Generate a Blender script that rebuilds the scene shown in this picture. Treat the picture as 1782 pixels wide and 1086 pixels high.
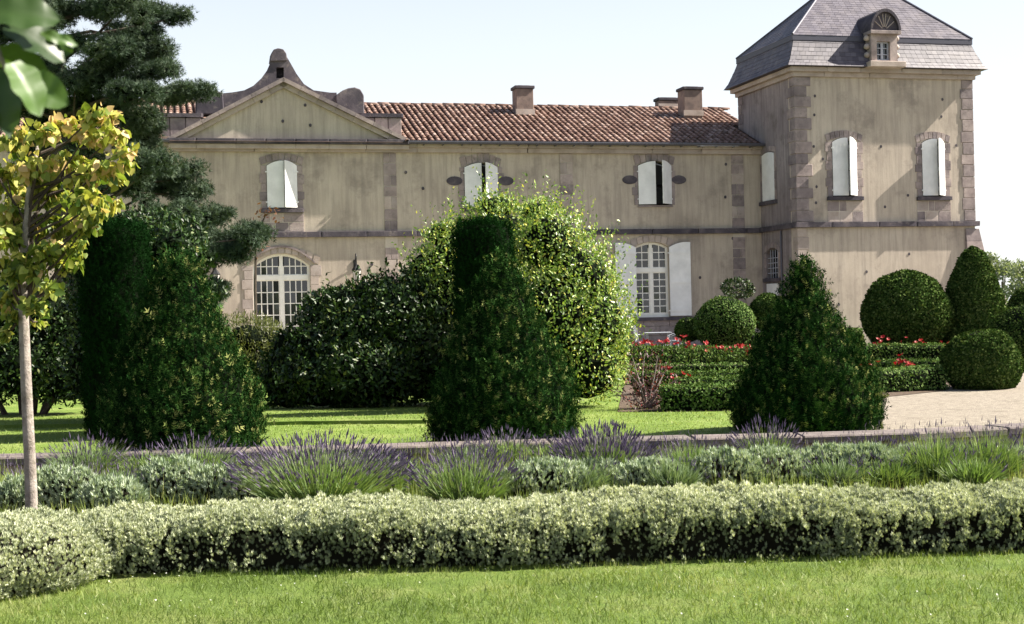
import bpy, bmesh, math, random
import numpy as np
from mathutils import Vector, Matrix
from mathutils.geometry import tessellate_polygon

random.seed(7)
rng = np.random.default_rng(11)
for o in list(bpy.data.objects):
    bpy.data.objects.remove(o)
SC = bpy.context.scene
COL = SC.collection
R = math.radians

# ---------------------------------------------------------------- camera
EYE, FPX, CX, CY, ROLL = 1.5, 2475.0, 891.0, 543.0, 0.023
cam_d = bpy.data.cameras.new('camera')
cam_d.lens = 50.0
cam_d.sensor_width = 36.0
cam_d.clip_start = 0.05
cam_d.clip_end = 5000
cam_d.dof.use_dof = True
cam_d.dof.focus_distance = 32.0
cam_d.dof.aperture_fstop = 10.0
cam = bpy.data.objects.new('camera', cam_d)
cam.location = (0, 0, EYE)
cam.rotation_euler = (math.pi / 2, ROLL, 0)
COL.objects.link(cam)
SC.camera = cam

# ---------------------------------------------------------------- sky, sun, exposure
TH = 0.25                       # the chateau front is turned this much from the picture plane
SUN_EL = R(43.0)
SUN_AZ = TH - R(8.5)            # measured from +X towards +Y
w = bpy.data.worlds.new('World')
SC.world = w
w.use_nodes = True
nt = w.node_tree
nt.nodes.clear()
sky = nt.nodes.new('ShaderNodeTexSky')
sky.sky_type = 'NISHITA'
sky.sun_disc = False
sky.sun_elevation = SUN_EL
sky.sun_rotation = math.pi / 2 - SUN_AZ
sky.altitude = 50
sky.air_density = 1.0
sky.dust_density = 2.0
sky.ozone_density = 1.0
bg = nt.nodes.new('ShaderNodeBackground')
bg.inputs['Strength'].default_value = 0.052
wo = nt.nodes.new('ShaderNodeOutputWorld')
veil = nt.nodes.new('ShaderNodeMix')       # white haze veil, strongest at the horizon, thinned overhead to lower fill light
veil.data_type = 'RGBA'
veil.inputs[7].default_value = (6.7, 6.85, 6.95, 1)
geo = nt.nodes.new('ShaderNodeNewGeometry')
sxyz = nt.nodes.new('ShaderNodeSeparateXYZ')
nt.links.new(geo.outputs['Incoming'], sxyz.inputs[0])
mr = nt.nodes.new('ShaderNodeMapRange')
mr.interpolation_type = 'SMOOTHSTEP'
mr.inputs['From Min'].default_value = 0.0
mr.inputs['From Max'].default_value = -0.55
mr.inputs['To Min'].default_value = 0.78
mr.inputs['To Max'].default_value = 0.05
nt.links.new(sxyz.outputs['Z'], mr.inputs['Value'])
nt.links.new(mr.outputs[0], veil.inputs[0])
nt.links.new(sky.outputs[0], veil.inputs[6])
nt.links.new(veil.outputs[2], bg.inputs['Color'])
nt.links.new(bg.outputs[0], wo.inputs['Surface'])

sun_d = bpy.data.lights.new('sun', 'SUN')
sun_d.energy = 5.0
sun_d.angle = R(0.53)
sun_d.color = (1.0, 0.93, 0.82)
sun = bpy.data.objects.new('sun', sun_d)
SDIR = Vector((math.cos(SUN_EL) * math.cos(SUN_AZ), math.cos(SUN_EL) * math.sin(SUN_AZ), math.sin(SUN_EL)))
sun.rotation_euler = SDIR.to_track_quat('Z', 'Y').to_euler()
sun.location = (30, 0, 30)
COL.objects.link(sun)

SC.view_settings.view_transform = 'Standard'
SC.view_settings.look = 'None'
SC.view_settings.gamma = 1.0
SC.view_settings.use_curve_mapping = False
SC.view_settings.exposure = 1.8
SC.cycles.max_bounces = 6
SC.cycles.diffuse_bounces = 3
SC.cycles.glossy_bounces = 2
SC.cycles.transmission_bounces = 3
SC.cycles.transparent_max_bounces = 4
SC.cycles.use_denoising = True


# ---------------------------------------------------------------- pixel helpers
def ray(px, py):
    X, Y = px - CX, CY - py
    c, s = math.cos(ROLL), math.sin(ROLL)
    return ((X * c + Y * s) / FPX, 1.0, (-X * s + Y * c) / FPX)

def G(px, py, z=0.0):
    """point where the pixel's ray meets the level z"""
    a, _, b = ray(px, py)
    t = (z - EYE) / b
    return Vector((a * t, t, z))

def AT(px, py, Y):
    a, _, b = ray(px, py)
    return Vector((a * Y, Y, EYE + b * Y))

def M(px_len, Y):
    return px_len * Y / FPX

Y0 = 50.5
CT, ST = math.cos(TH), math.sin(TH)

def F(px, py, v=0.0):
    """(u, z) on the plane of the chateau front, v metres behind it"""
    a, _, b = ray(px, py)
    t = (v + Y0 * CT) / (CT - a * ST)
    return (t * a * CT + (t - Y0) * ST, EYE + t * b)

def FS(px, py, u):
    """(v, z) on a plane square to the front"""
    a, _, b = ray(px, py)
    t = (u + Y0 * ST) / (a * CT + ST)
    return (t * (-a * ST + CT) - Y0 * CT, EYE + t * b)

def W(u, v, z=0.0):
    return Vector((u * CT - v * ST, Y0 + u * ST + v * CT, z))


# ---------------------------------------------------------------- materials
MATS = {}

def new_mat(name):
    m = bpy.data.materials.new(name)
    m.use_nodes = True
    n = m.node_tree
    n.nodes.clear()
    out = n.nodes.new('ShaderNodeOutputMaterial')
    p = n.nodes.new('ShaderNodeBsdfPrincipled')
    n.links.new(p.outputs[0], out.inputs['Surface'])
    MATS[name] = m
    return m, n, p, out

def node(n, kind, **kw):
    x = n.nodes.new(kind)
    for k, v in kw.items():
        if k in x.inputs:
            x.inputs[k].default_value = v
        else:
            setattr(x, k, v)
    return x

def ramp(n, fac, stops):
    r = n.nodes.new('ShaderNodeValToRGB')
    e = r.color_ramp.elements
    while len(e) < len(stops):
        e.new(0.5)
    for el, (p, c) in zip(e, stops):
        el.position = p
        el.color = (*c, 1) if len(c) == 3 else c
    n.links.new(fac, r.inputs[0])
    return r

def noise(n, scale, detail=4, rough=0.6, vec=None, stretch=None):
    tc = n.nodes.new('ShaderNodeTexCoord')
    src = tc.outputs['Object']
    if vec is not None:
        src = vec
    if stretch:
        mp = n.nodes.new('ShaderNodeMapping')
        mp.inputs['Scale'].default_value = stretch
        n.links.new(src, mp.inputs[0])
        src = mp.outputs[0]
    x = n.nodes.new('ShaderNodeTexNoise')
    x.inputs['Scale'].default_value = scale
    x.inputs['Detail'].default_value = detail
    x.inputs['Roughness'].default_value = rough
    n.links.new(src, x.inputs['Vector'])
    return x

def mixc(n, fac, a, b, mode='MIX'):
    m = n.nodes.new('ShaderNodeMix')
    m.data_type = 'RGBA'
    m.blend_type = mode
    for sock, val in ((0, fac), (6, a), (7, b)):
        if hasattr(val, 'links'):
            n.links.new(val, m.inputs[sock])
        elif sock == 0:
            m.inputs[0].default_value = val
        else:
            m.inputs[sock].default_value = (*val, 1)
    return m.outputs[2]

def bump(n, p, h, strength=0.3, dist=0.02):
    b = n.nodes.new('ShaderNodeBump')
    b.inputs['Strength'].default_value = strength
    b.inputs['Distance'].default_value = dist
    n.links.new(h, b.inputs['Height'])
    n.links.new(b.outputs[0], p.inputs['Normal'])

def worldpos(n):
    return n.nodes.new('ShaderNodeNewGeometry').outputs['Position']

def m_rough(name, stops, scale=2.0, stains=None, streak=None, rough=0.9, bump_s=0.25, bump_scale=40, rnd=0.0, grain=0.15):
    """weathered mineral surface: cloudy tone + stains + fine grain + per-object tone"""
    m, n, p, out = new_mat(name)
    wp = worldpos(n)
    nz = noise(n, scale, 6, 0.6, vec=wp)
    c = ramp(n, nz.outputs['Fac'], stops).outputs[0]
    if streak:
        st = noise(n, 1.0, 5, 0.65, vec=wp, stretch=(7, 7, 0.55))
        r = ramp(n, st.outputs['Fac'], [(0.42, (0, 0, 0)), (0.68, (1, 1, 1))])
        f = n.nodes.new('ShaderNodeMath'); f.operation = 'MULTIPLY'; f.inputs[1].default_value = streak[1]
        n.links.new(r.outputs[0], f.inputs[0])
        c = mixc(n, f.outputs[0], c, streak[0])
    if stains:
        st = noise(n, stains[2], 7, 0.7, vec=wp)
        r = ramp(n, st.outputs['Fac'], [(stains[3], (0, 0, 0)), (stains[3] + 0.14, (1, 1, 1))])
        f = n.nodes.new('ShaderNodeMath'); f.operation = 'MULTIPLY'; f.inputs[1].default_value = stains[1]
        n.links.new(r.outputs[0], f.inputs[0])
        c = mixc(n, f.outputs[0], c, stains[0])
    if grain:
        g = noise(n, 55, 3, 0.7, vec=wp)
        gr = ramp(n, g.outputs['Fac'], [(0.3, (1 - grain,) * 3), (0.7, (1 + 0.0,) * 3)])
        c = mixc(n, 1.0, c, gr.outputs[0], 'MULTIPLY')
    if rnd:
        oi = n.nodes.new('ShaderNodeObjectInfo')
        rr = ramp(n, oi.outputs['Random'], [(0.0, (1 - rnd, 1 - rnd, 1 - rnd * 0.9)), (0.5, (1, 0.99, 0.97)), (1.0, (1 + rnd * 0.6, 1 + rnd * 0.5, 1 + rnd * 0.35))])
        c = mixc(n, 1.0, c, rr.outputs[0], 'MULTIPLY')
    n.links.new(c, p.inputs['Base Color'])
    p.inputs['Roughness'].default_value = rough
    p.inputs['Specular IOR Level'].default_value = 0.25
    if bump_s:
        b = noise(n, bump_scale, 6, 0.7, vec=wp)
        bump(n, p, b.outputs['Fac'], bump_s, 0.02)
    return m

m_rough('plaster', [(0.25, (0.3749, 0.3169, 0.2603)), (0.5, (0.4777, 0.4087, 0.3343)), (0.75, (0.5563, 0.4837, 0.3988))], 0.55,
        stains=((0.22, 0.185, 0.16), 0.6, 0.8, 0.53), streak=((0.20, 0.17, 0.15), 0.45), bump_s=0.2, bump_scale=14)
m_rough('plaster_shaded_streaked', [(0.25, (0.189, 0.159, 0.168)), (0.5, (0.273, 0.2332, 0.234)), (0.75, (0.357, 0.3074, 0.3))], 0.7,
        stains=((0.12, 0.10, 0.09), 0.6, 1.5, 0.52), streak=((0.13, 0.11, 0.105), 0.75), bump_s=0.25, bump_scale=12)  # side face's shade is in the darker, bluer tone; streaks are weathering
m_rough('stone', [(0.25, (0.185, 0.1519, 0.152)), (0.5, (0.2841, 0.2362, 0.2307)), (0.75, (0.3965, 0.3375, 0.3188))], 2.5,
        stains=((0.12, 0.105, 0.10), 0.6, 3.0, 0.52), rnd=0.3, bump_s=0.35, bump_scale=18)
m_rough('stone_pale', [(0.25, (0.3045, 0.252, 0.2183)), (0.5, (0.399, 0.336, 0.3009)), (0.75, (0.4725, 0.4095, 0.3776))], 2.0,
        stains=((0.22, 0.18, 0.15), 0.5, 3.0, 0.55), rnd=0.15, bump_s=0.25, bump_scale=18)
m_rough('stone_dark', [(0.25, (0.04, 0.036, 0.0483)), (0.5, (0.08, 0.07, 0.08395)), (0.75, (0.15, 0.13, 0.1403))], 2.2,
        stains=((0.26, 0.225, 0.20), 0.55, 3.5, 0.56), rnd=0.25, bump_s=0.5, bump_scale=16)
m_rough('mortar', [(0.3, (0.46, 0.40, 0.33)), (0.7, (0.58, 0.52, 0.45))], 4.0, bump_s=0.2)
m_rough('coping_stone', [(0.25, (0.09, 0.075, 0.075)), (0.5, (0.145, 0.122, 0.118)), (0.75, (0.22, 0.19, 0.18))], 5.0,
        stains=((0.12, 0.10, 0.085), 0.7, 9.0, 0.5), rnd=0.2, bump_s=0.6, bump_scale=30)
m_rough('chimney_render', [(0.3, (0.17, 0.125, 0.11)), (0.7, (0.27, 0.20, 0.17))], 3.0,
        stains=((0.10, 0.08, 0.08), 0.6, 4.0, 0.5), bump_s=0.3)
m_rough('gravel', [(0.3, (0.2434, 0.2059, 0.1591)), (0.5, (0.3182, 0.2761, 0.22)), (0.7, (0.3931, 0.3463, 0.2808))], 9.0,
        stains=((0.17, 0.14, 0.10), 0.75, 2.2, 0.54), bump_s=1.0, bump_scale=60, grain=0.55)
m_rough('terrace_stone', [(0.3, (0.26, 0.22, 0.19)), (0.7, (0.36, 0.31, 0.26))], 3.0, bump_s=0.3)
m_rough('soil', [(0.3, (0.055, 0.038, 0.026)), (0.7, (0.12, 0.085, 0.06))], 12.0, bump_s=0.9, bump_scale=50)
m_rough('bark', [(0.3, (0.13, 0.105, 0.09)), (0.7, (0.26, 0.22, 0.19))], 8.0,
        stains=((0.07, 0.055, 0.045), 0.6, 12.0, 0.52), bump_s=0.7, bump_scale=40)
m_rough('pale_bark', [(0.3, (0.19, 0.16, 0.14)), (0.5, (0.29, 0.25, 0.22)), (0.7, (0.37, 0.33, 0.29))], 11.0,
        stains=((0.12, 0.11, 0.07), 0.65, 16.0, 0.52), bump_s=0.8, bump_scale=45)
m_rough('dark_bark', [(0.3, (0.04, 0.03, 0.025)), (0.7, (0.09, 0.07, 0.055))], 8.0, bump_s=0.6)

def m_plain(name, col, rough=0.5, metal=0.0, spec=0.4, var=0.12, scale=6.0):
    m, n, p, out = new_mat(name)
    nz = noise(n, scale, 5, 0.6, vec=worldpos(n))
    c = ramp(n, nz.outputs['Fac'], [(0.3, tuple(x * (1 - var) for x in col)), (0.7, tuple(min(1, x * (1 + var * 0.5)) for x in col))])
    n.links.new(c.outputs[0], p.inputs['Base Color'])
    p.inputs['Roughness'].default_value = rough
    p.inputs['Metallic'].default_value = metal
    p.inputs['Specular IOR Level'].default_value = spec
    return m

m_plain('white_paint', (0.74, 0.735, 0.73), 0.6, var=0.14, scale=2.5)
m_plain('joinery_paint', (0.78, 0.76, 0.71), 0.45, var=0.08)
m_plain('glass', (0.02, 0.022, 0.026), 0.06, spec=0.8, var=0.3, scale=1.2)
m_plain('lantern_glass', (0.55, 0.53, 0.5), 0.2, spec=0.6)
m_plain('dark_room', (0.012, 0.01, 0.01), 0.9, spec=0.1)
m_plain('iron', (0.02, 0.02, 0.022), 0.5, metal=0.3)
m_plain('zinc', (0.085, 0.085, 0.11), 0.55, metal=0.2)
m_plain('lead_and_shade', (0.06, 0.06, 0.085), 0.6, metal=0.1)  # lead of the hips, and the painted shade band at the break
m_plain('dim_white_metal', (0.36, 0.37, 0.42), 0.5)  # white dimmed and blued: tower shade on the chairs is in the colour
m_plain('curtain', (0.5, 0.47, 0.43), 0.9)

def m_tile():
    m, n, p, out = new_mat('roof_tile')
    wp = worldpos(n)
    at = n.nodes.new('ShaderNodeAttribute'); at.attribute_name = 'rnd'
    oi = n.nodes.new('ShaderNodeObjectInfo')
    ad = n.nodes.new('ShaderNodeMath'); ad.operation = 'ADD'
    n.links.new(at.outputs['Fac'], ad.inputs[0]); n.links.new(oi.outputs['Random'], ad.inputs[1])
    fr = n.nodes.new('ShaderNodeMath'); fr.operation = 'FRACT'
    n.links.new(ad.outputs[0], fr.inputs[0])
    c = ramp(n, fr.outputs[0], [(0.0, (0.15, 0.088, 0.07)), (0.35, (0.21, 0.13, 0.10)), (0.7, (0.27, 0.175, 0.14)), (1.0, (0.36, 0.26, 0.215))]).outputs[0]
    nz = noise(n, 3.5, 6, 0.7, vec=wp)
    r = ramp(n, nz.outputs['Fac'], [(0.5, (0, 0, 0)), (0.68, (0.75, 0.75, 0.75))])
    c = mixc(n, r.outputs[0], c, (0.11, 0.075, 0.05))
    nz2 = noise(n, 9, 4, 0.7, vec=wp)
    r2 = ramp(n, nz2.outputs['Fac'], [(0.6, (0, 0, 0)), (0.74, (0.8, 0.8, 0.8))])
    c = mixc(n, r2.outputs[0], c, (0.36, 0.31, 0.20))
    n.links.new(c, p.inputs['Base Color'])
    p.inputs['Roughness'].default_value = 0.9
    p.inputs['Specular IOR Level'].default_value = 0.2
m_tile()
m_rough('channel_shade', [(0.3, (0.035, 0.022, 0.018)), (0.7, (0.08, 0.05, 0.038))], 5.0)  # dark deck: shade between the tile columns is put into its colour

def m_slate():
    m, n, p, out = new_mat('slate')
    wp = worldpos(n)
    at = n.nodes.new('ShaderNodeAttribute'); at.attribute_name = 'rnd'
    c = ramp(n, at.outputs['Fac'], [(0.0, (0.042, 0.036, 0.05)), (0.5, (0.064, 0.056, 0.074)), (1.0, (0.092, 0.082, 0.10))]).outputs[0]
    nz = noise(n, 1.6, 6, 0.7, vec=wp)
    r = ramp(n, nz.outputs['Fac'], [(0.45, (0, 0, 0)), (0.7, (0.55, 0.55, 0.55))])
    c = mixc(n, r.outputs[0], c, (0.14, 0.12, 0.12))
    n.links.new(c, p.inputs['Base Color'])
    p.inputs['Roughness'].default_value = 0.55
    p.inputs['Specular IOR Level'].default_value = 0.4
m_slate()

def m_leaf(name, stops, trans=0.25, tcol=None, rough=0.5, spec=0.3, back=None):
    """leaf: per-leaf tone from the 'rnd' attribute, some light passing through"""
    m, n, p, out = new_mat(name)
    at = n.nodes.new('ShaderNodeAttribute'); at.attribute_name = 'rnd'
    c = ramp(n, at.outputs['Fac'], stops).outputs[0]
    n.links.new(c, p.inputs['Base Color'])
    p.inputs['Roughness'].default_value = rough
    p.inputs['Specular IOR Level'].default_value = spec
    if trans > 0:
        t = n.nodes.new('ShaderNodeBsdfTranslucent')
        tc = mixc(n, 1.0, c, tcol or (1.3, 1.35, 0.6), 'MULTIPLY')
        n.links.new(tc, t.inputs['Color'])
        mx = n.nodes.new('ShaderNodeMixShader')
        mx.inputs[0].default_value = trans
        n.links.new(p.outputs[0], mx.inputs[1]); n.links.new(t.outputs[0], mx.inputs[2])
        n.links.new(mx.outputs[0], out.inputs['Surface'])
    return m

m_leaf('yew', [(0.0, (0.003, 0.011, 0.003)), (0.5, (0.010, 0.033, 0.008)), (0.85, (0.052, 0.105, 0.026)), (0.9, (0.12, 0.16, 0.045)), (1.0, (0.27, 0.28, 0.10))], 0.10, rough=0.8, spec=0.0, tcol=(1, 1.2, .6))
m_leaf('clipped_yew', [(0.0, (0.01382, 0.02983, 0.007895)), (0.6, (0.04441, 0.07919, 0.01777)), (1.0, (0.1184, 0.1538, 0.04936))], 0.08, rough=0.8, spec=0.0)
m_leaf('box_leaf', [(0.0, (0.02754, 0.05967, 0.01194)), (0.6, (0.07344, 0.1331, 0.02754)), (1.0, (0.1836, 0.2386, 0.08264))], 0.12, rough=0.7, spec=.05)
m_leaf('laurel', [(0.0, (0.00612, 0.0153, 0.003825)), (0.6, (0.01989, 0.0459, 0.00918)), (0.9, (0.0459, 0.08415, 0.01683)), (1.0, (0.09945, 0.1148, 0.0306))], 0.10, rough=0.45, spec=0.22)
m_leaf('privet', [(0.0, (0.04592, 0.0984, 0.01837)), (0.5, (0.1574, 0.2493, 0.04592)), (0.85, (0.328, 0.4067, 0.0984)), (1.0, (0.551, 0.4986, 0.1181))], 0.25, rough=0.4, spec=0.4)
m_leaf('olive_shrub', [(0.0, (0.05, 0.065, 0.02)), (1.0, (0.15, 0.16, 0.06))], 0.3)
m_leaf('cedar', [(0.0, (0.012, 0.0224, 0.0128)), (0.5, (0.0416, 0.068, 0.04)), (1.0, (0.112, 0.144, 0.092))], 0.12, spec=.15, rough=.7)
m_leaf('lime_leaf', [(0.0, (0.06, 0.11, 0.016)), (0.4, (0.18, 0.235, 0.035)), (0.8, (0.40, 0.39, 0.085)), (0.97, (0.55, 0.48, 0.14)), (1.0, (0.52, 0.36, 0.16))], 0.35, rough=0.5, spec=.3, tcol=(1.2,1.25,.7))
m_leaf('near_leaf', [(0.0, (0.02, 0.042, 0.01)), (1.0, (0.07, 0.13, 0.025))], 0.35, rough=0.4, spec=0.4)
m_leaf('rust_leaf', [(0.0, (0.09, 0.035, 0.022)), (1.0, (0.19, 0.09, 0.05))], 0.25)
m_leaf('purple_leaf', [(0.0, (0.03, 0.012, 0.014)), (0.6, (0.085, 0.035, 0.04)), (0.9, (0.20, 0.11, 0.12)), (1.0, (0.35, 0.04, 0.03))], 0.2)
m_leaf('santolina', [(0.0, (0.13, 0.155, 0.095)), (0.4, (0.31, 0.34, 0.225)), (0.8, (0.49, 0.515, 0.36)), (1.0, (0.62, 0.63, 0.47))], 0.15, rough=0.7, spec=0.15)
m_leaf('silver_leaf', [(0.0, (0.1404, 0.1957, 0.1176)), (0.5, (0.2916, 0.3553, 0.2401)), (1.0, (0.486, 0.5356, 0.4116))], 0.15, rough=0.7, spec=0.15)
m_leaf('lavender_stem', [(0.0, (0.08, 0.14, 0.035)), (0.6, (0.18, 0.26, 0.085)), (1.0, (0.33, 0.37, 0.18))], 0.25, rough=0.6)
m_leaf('lavender_flower', [(0.0, (0.075, 0.055, 0.10)), (0.6, (0.14, 0.11, 0.185)), (1.0, (0.27, 0.23, 0.29))], 0.15, rough=0.8, tcol=(1, 1, 1))
m_leaf('grass_blade', [(0.0, (0.0684, 0.1116, 0.018)), (0.6, (0.144, 0.198, 0.0432)), (1.0, (0.288, 0.3024, 0.1224))], 0.3, rough=0.55)
m_leaf('weed_grass', [(0.0, (0.09, 0.14, 0.03)), (0.6, (0.20, 0.26, 0.07)), (1.0, (0.36, 0.36, 0.15))], 0.3, rough=0.6)
m_leaf('red_petal', [(0.0, (0.16, 0.004, 0.006)), (0.7, (0.32, 0.010, 0.012)), (1.0, (0.45, 0.08, 0.07))], 0.3, tcol=(1, 1, 1))
m_leaf('far_glow_leaf', [(0.0, (0.12, 0.15, 0.09)), (1.0, (0.26, 0.29, 0.19))], 0.3)  # overexposed glow of the far trees is put into this pale colour
m_plain('shade_core', (0.004, 0.007, 0.003), 0.95, spec=0.05, var=0.4)  # near-black shells: shade deep in the foliage is put into the colour
m_plain('silver_shade_core', (0.012, 0.011, 0.007), 0.95, spec=0.05, var=0.4)  # near-black shells: shade in the hollows of pale plants, as colour

def m_lawn(name, stops, scale):
    m, n, p, out = new_mat(name)
    wp = worldpos(n)
    a = noise(n, scale, 6, 0.65, vec=wp)
    c = ramp(n, a.outputs['Fac'], stops).outputs[0]
    b = noise(n, 70, 3, 0.8, vec=wp, stretch=(1, 0.5, 1))
    g = ramp(n, b.outputs['Fac'], [(0.3, (0.5, 0.55, 0.5)), (0.7, (1.15, 1.15, 1.0))])
    c = mixc(n, 1.0, c, g.outputs[0], 'MULTIPLY')
    n.links.new(c, p.inputs['Base Color'])
    p.inputs['Roughness'].default_value = 0.85
    p.inputs['Specular IOR Level'].default_value = 0.15
    bump(n, p, b.outputs['Fac'], 0.7, 0.03)
    return m
m_lawn('lawn', [(0.25, (0.085, 0.135, 0.025)), (0.5, (0.15, 0.215, 0.045)), (0.75, (0.25, 0.285, 0.095))], 0.7)
m_lawn('front_lawn', [(0.25, (0.06, 0.10, 0.02)), (0.5, (0.115, 0.165, 0.036)), (0.68, (0.18, 0.205, 0.07)), (0.8, (0.2, 0.17, 0.10))], 1.6)
m_leaf('lawn_blade', [(0.0, (0.08, 0.13, 0.022)), (0.6, (0.165, 0.225, 0.05)), (1.0, (0.33, 0.35, 0.14))], 0.3, rough=.6)
m_lawn('far_ground', [(0.3, (0.08, 0.13, 0.03)), (0.7, (0.14, 0.17, 0.06))], 0.05)


# ---------------------------------------------------------------- scene helpers
def link(o, parent=None):
    COL.objects.link(o)
    if parent is not None:
        o.parent = parent
    return o

def tag(o, label=None, cat=None, group=None, kind=None):
    if label: o['label'] = label
    if cat: o['category'] = cat
    if group: o['group'] = group
    if kind: o['kind'] = kind
    return o

def thing(name, label, cat, loc=(0, 0, 0), rz=0.0, group=None):
    o = bpy.data.objects.new(name, None)
    o.empty_display_size = 0.3
    o.location = loc
    o.rotation_euler = (0, 0, rz)
    link(o)
    return tag(o, label, cat, group)

class MB:
    """collects shapes for one mesh"""
    def __init__(s):
        s.v, s.f = [], []
    def add(s, verts, faces):
        k = len(s.v)
        s.v += [tuple(p) for p in verts]
        s.f += [tuple(i + k for i in f) for f in faces]
        return s
    def box(s, x0, x1, y0, y1, z0, z1):
        return s.add([(x0, y0, z0), (x1, y0, z0), (x1, y1, z0), (x0, y1, z0), (x0, y0, z1), (x1, y0, z1), (x1, y1, z1), (x0, y1, z1)],
                     [(3, 2, 1, 0), (4, 5, 6, 7), (0, 1, 5, 4), (1, 2, 6, 5), (2, 3, 7, 6), (3, 0, 4, 7)])
    def prism(s, poly, y0, y1, holes=(), axis='y'):
        """polygon in the x-z plane pushed from y0 to y1; holes cut through"""
        loops = [list(poly)] + [list(h) for h in holes]
        flat = [p for l in loops for p in l]
        tris = tessellate_polygon([[Vector((p[0], p[1], 0)) for p in l] for l in loops])
        n = len(flat)
        vs = [(p[0], y0, p[1]) for p in flat] + [(p[0], y1, p[1]) for p in flat]
        fs = [tuple(t) for t in tris] + [tuple(i + n for i in reversed(t)) for t in tris]
        k = 0
        for l in loops:
            m = len(l)
            for i in range(m):
                j = (i + 1) % m
                fs.append((k + i, k + j, k + j + n, k + i + n))
            k += m
        return s.add(vs, fs)
    def tube(s, pts, rad, n=8, cap=True):
        pts = [Vector(p) for p in pts]
        rad = rad if hasattr(rad, '__len__') else [rad] * len(pts)
        vs, fs = [], []
        up = Vector((0.13, 0.21, 0.97))
        for i, p in enumerate(pts):
            d = (pts[min(i + 1, len(pts) - 1)] - pts[max(i - 1, 0)]).normalized()
            a = d.cross(up)
            if a.length < 0.1:
                a = d.cross(Vector((1, 0, 0)))
            a.normalize(); b = d.cross(a)
            for k in range(n):
                t = 2 * math.pi * k / n
                vs.append(p + (a * math.cos(t) + b * math.sin(t)) * rad[i])
        for i in range(len(pts) - 1):
            for k in range(n):
                fs.append((i * n + k, i * n + (k + 1) % n, (i + 1) * n + (k + 1) % n, (i + 1) * n + k))
        if cap:
            fs.append(tuple(range(n - 1, -1, -1)))
            fs.append(tuple(range((len(pts) - 1) * n, len(pts) * n)))
        return s.add(vs, fs)
    def lathe(s, prof, n=12, c=(0, 0, 0)):
        vs, fs = [], []
        for r, z in prof:
            for k in range(n):
                t = 2 * math.pi * k / n
                vs.append((c[0] + r * math.cos(t), c[1] + r * math.sin(t), c[2] + z))
        for i in range(len(prof) - 1):
            for k in range(n):
                fs.append((i * n + k, i * n + (k + 1) % n, (i + 1) * n + (k + 1) % n, (i + 1) * n + k))
        fs.append(tuple(range(n - 1, -1, -1)))
        fs.append(tuple(range((len(prof) - 1) * n, len(prof) * n)))
        return s.add(vs, fs)
    def build(s, name, mat, parent=None, smooth=False, bevel=0.0, loc=None):
        me = bpy.data.meshes.new(name)
        me.from_pydata(s.v, [], s.f)
        bm = bmesh.new(); bm.from_mesh(me)
        bmesh.ops.recalc_face_normals(bm, faces=bm.faces)
        if bevel:
            es = [e for e in bm.edges if len(e.link_faces) == 2 and e.calc_face_angle(0) > 0.5]
            bmesh.ops.bevel(bm, geom=es, offset=bevel, segments=1, affect='EDGES', clamp_overlap=True)
        bm.to_mesh(me); bm.free()
        if smooth:
            for p in me.polygons: p.use_smooth = True
        me.materials.append(MATS[mat])
        o = bpy.data.objects.new(name, me)
        if loc is not None: o.location = loc
        return link(o, parent)

# one bevelled block shared by all dressed stones (a few slightly uneven variants)
def stone_mesh(mat, k):
    me = bpy.data.meshes.new('dressed_block')
    bm = bmesh.new()
    bmesh.ops.create_cube(bm, size=1.0)
    bmesh.ops.bevel(bm, geom=list(bm.edges), offset=0.035, segments=1, affect='EDGES')
    rr = random.Random(k)
    for v in bm.verts:
        v.co += Vector((rr.uniform(-1, 1), 0, rr.uniform(-1, 1))) * 0.012
    bm.to_mesh(me); bm.free()
    me.materials.append(MATS[mat])
    return me
STONES = {}
def stone(parent, x0, x1, y0, y1, z0, z1, mat='stone', name='quoin_stone'):
    k = (mat, random.randrange(5))
    if k not in STONES:
        STONES[k] = stone_mesh(*k)
    o = bpy.data.objects.new(name, STONES[k])
    o.location = ((x0 + x1) / 2, (y0 + y1) / 2, (z0 + z1) / 2)
    o.scale = (abs(x1 - x0), abs(y1 - y0), abs(z1 - z0))
    return link(o, parent)

def arch(u0, u1, z0, zs, rise, n=8):
    """opening outline with a low curved head"""
    pts = [(u0, z0), (u1, z0)]
    for i in range(n + 1):
        t = i / n
        pts.append((u1 + (u0 - u1) * t, zs + rise * (1 - (2 * t - 1) ** 2)))
    return pts
def archz(u, u0, u1, zs, rise):
    t = (u - u0) / (u1 - u0)
    return zs + rise * (1 - (2 * t - 1) ** 2)


# ================================================================ SETTING: grounds
def sheet(name, poly, z, mat, thick=0.0, kind='structure', n_noise=0):
    b = MB()
    if thick:
        n = len(poly)
        b.add([(p[0], p[1], z) for p in poly] + [(p[0], p[1], z - thick) for p in poly],
              [tuple(range(n)), tuple(range(2 * n - 1, n - 1, -1))] + [(i, (i + 1) % n, (i + 1) % n + n, i + n) for i in range(n)])
    else:
        b.add([(p[0], p[1], z) for p in poly], [tuple(range(len(poly)))])
    o = b.build(name, mat)
    if not thick and o.data.polygons[0].normal.z < 0:
        o.data.flip_normals()
    return tag(o, kind=kind)

sheet('ground', [(-1500, -60), (1500, -60), (1500, 2500), (-1500, 2500)], -0.03, 'far_ground')
WALL_PX = [(-1000, 812), (-260, 802), (5, 797), (210, 791), (590, 781), (900, 772), (1180, 764), (1400, 759), (1530, 756), (1650, 750), (1782, 743), (2000, 734), (2500, 715)]
WALL_H = 0.20
WALL_F = [G(x, y, WALL_H) for x, y in WALL_PX]
def wall_y(x):
    for a, b in zip(WALL_F[:-1], WALL_F[1:]):
        if a.x <= x <= b.x:
            return a.y + (b.y - a.y) * (x - a.x) / (b.x - a.x)
    return WALL_F[0].y if x < WALL_F[0].x else WALL_F[-1].y
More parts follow.
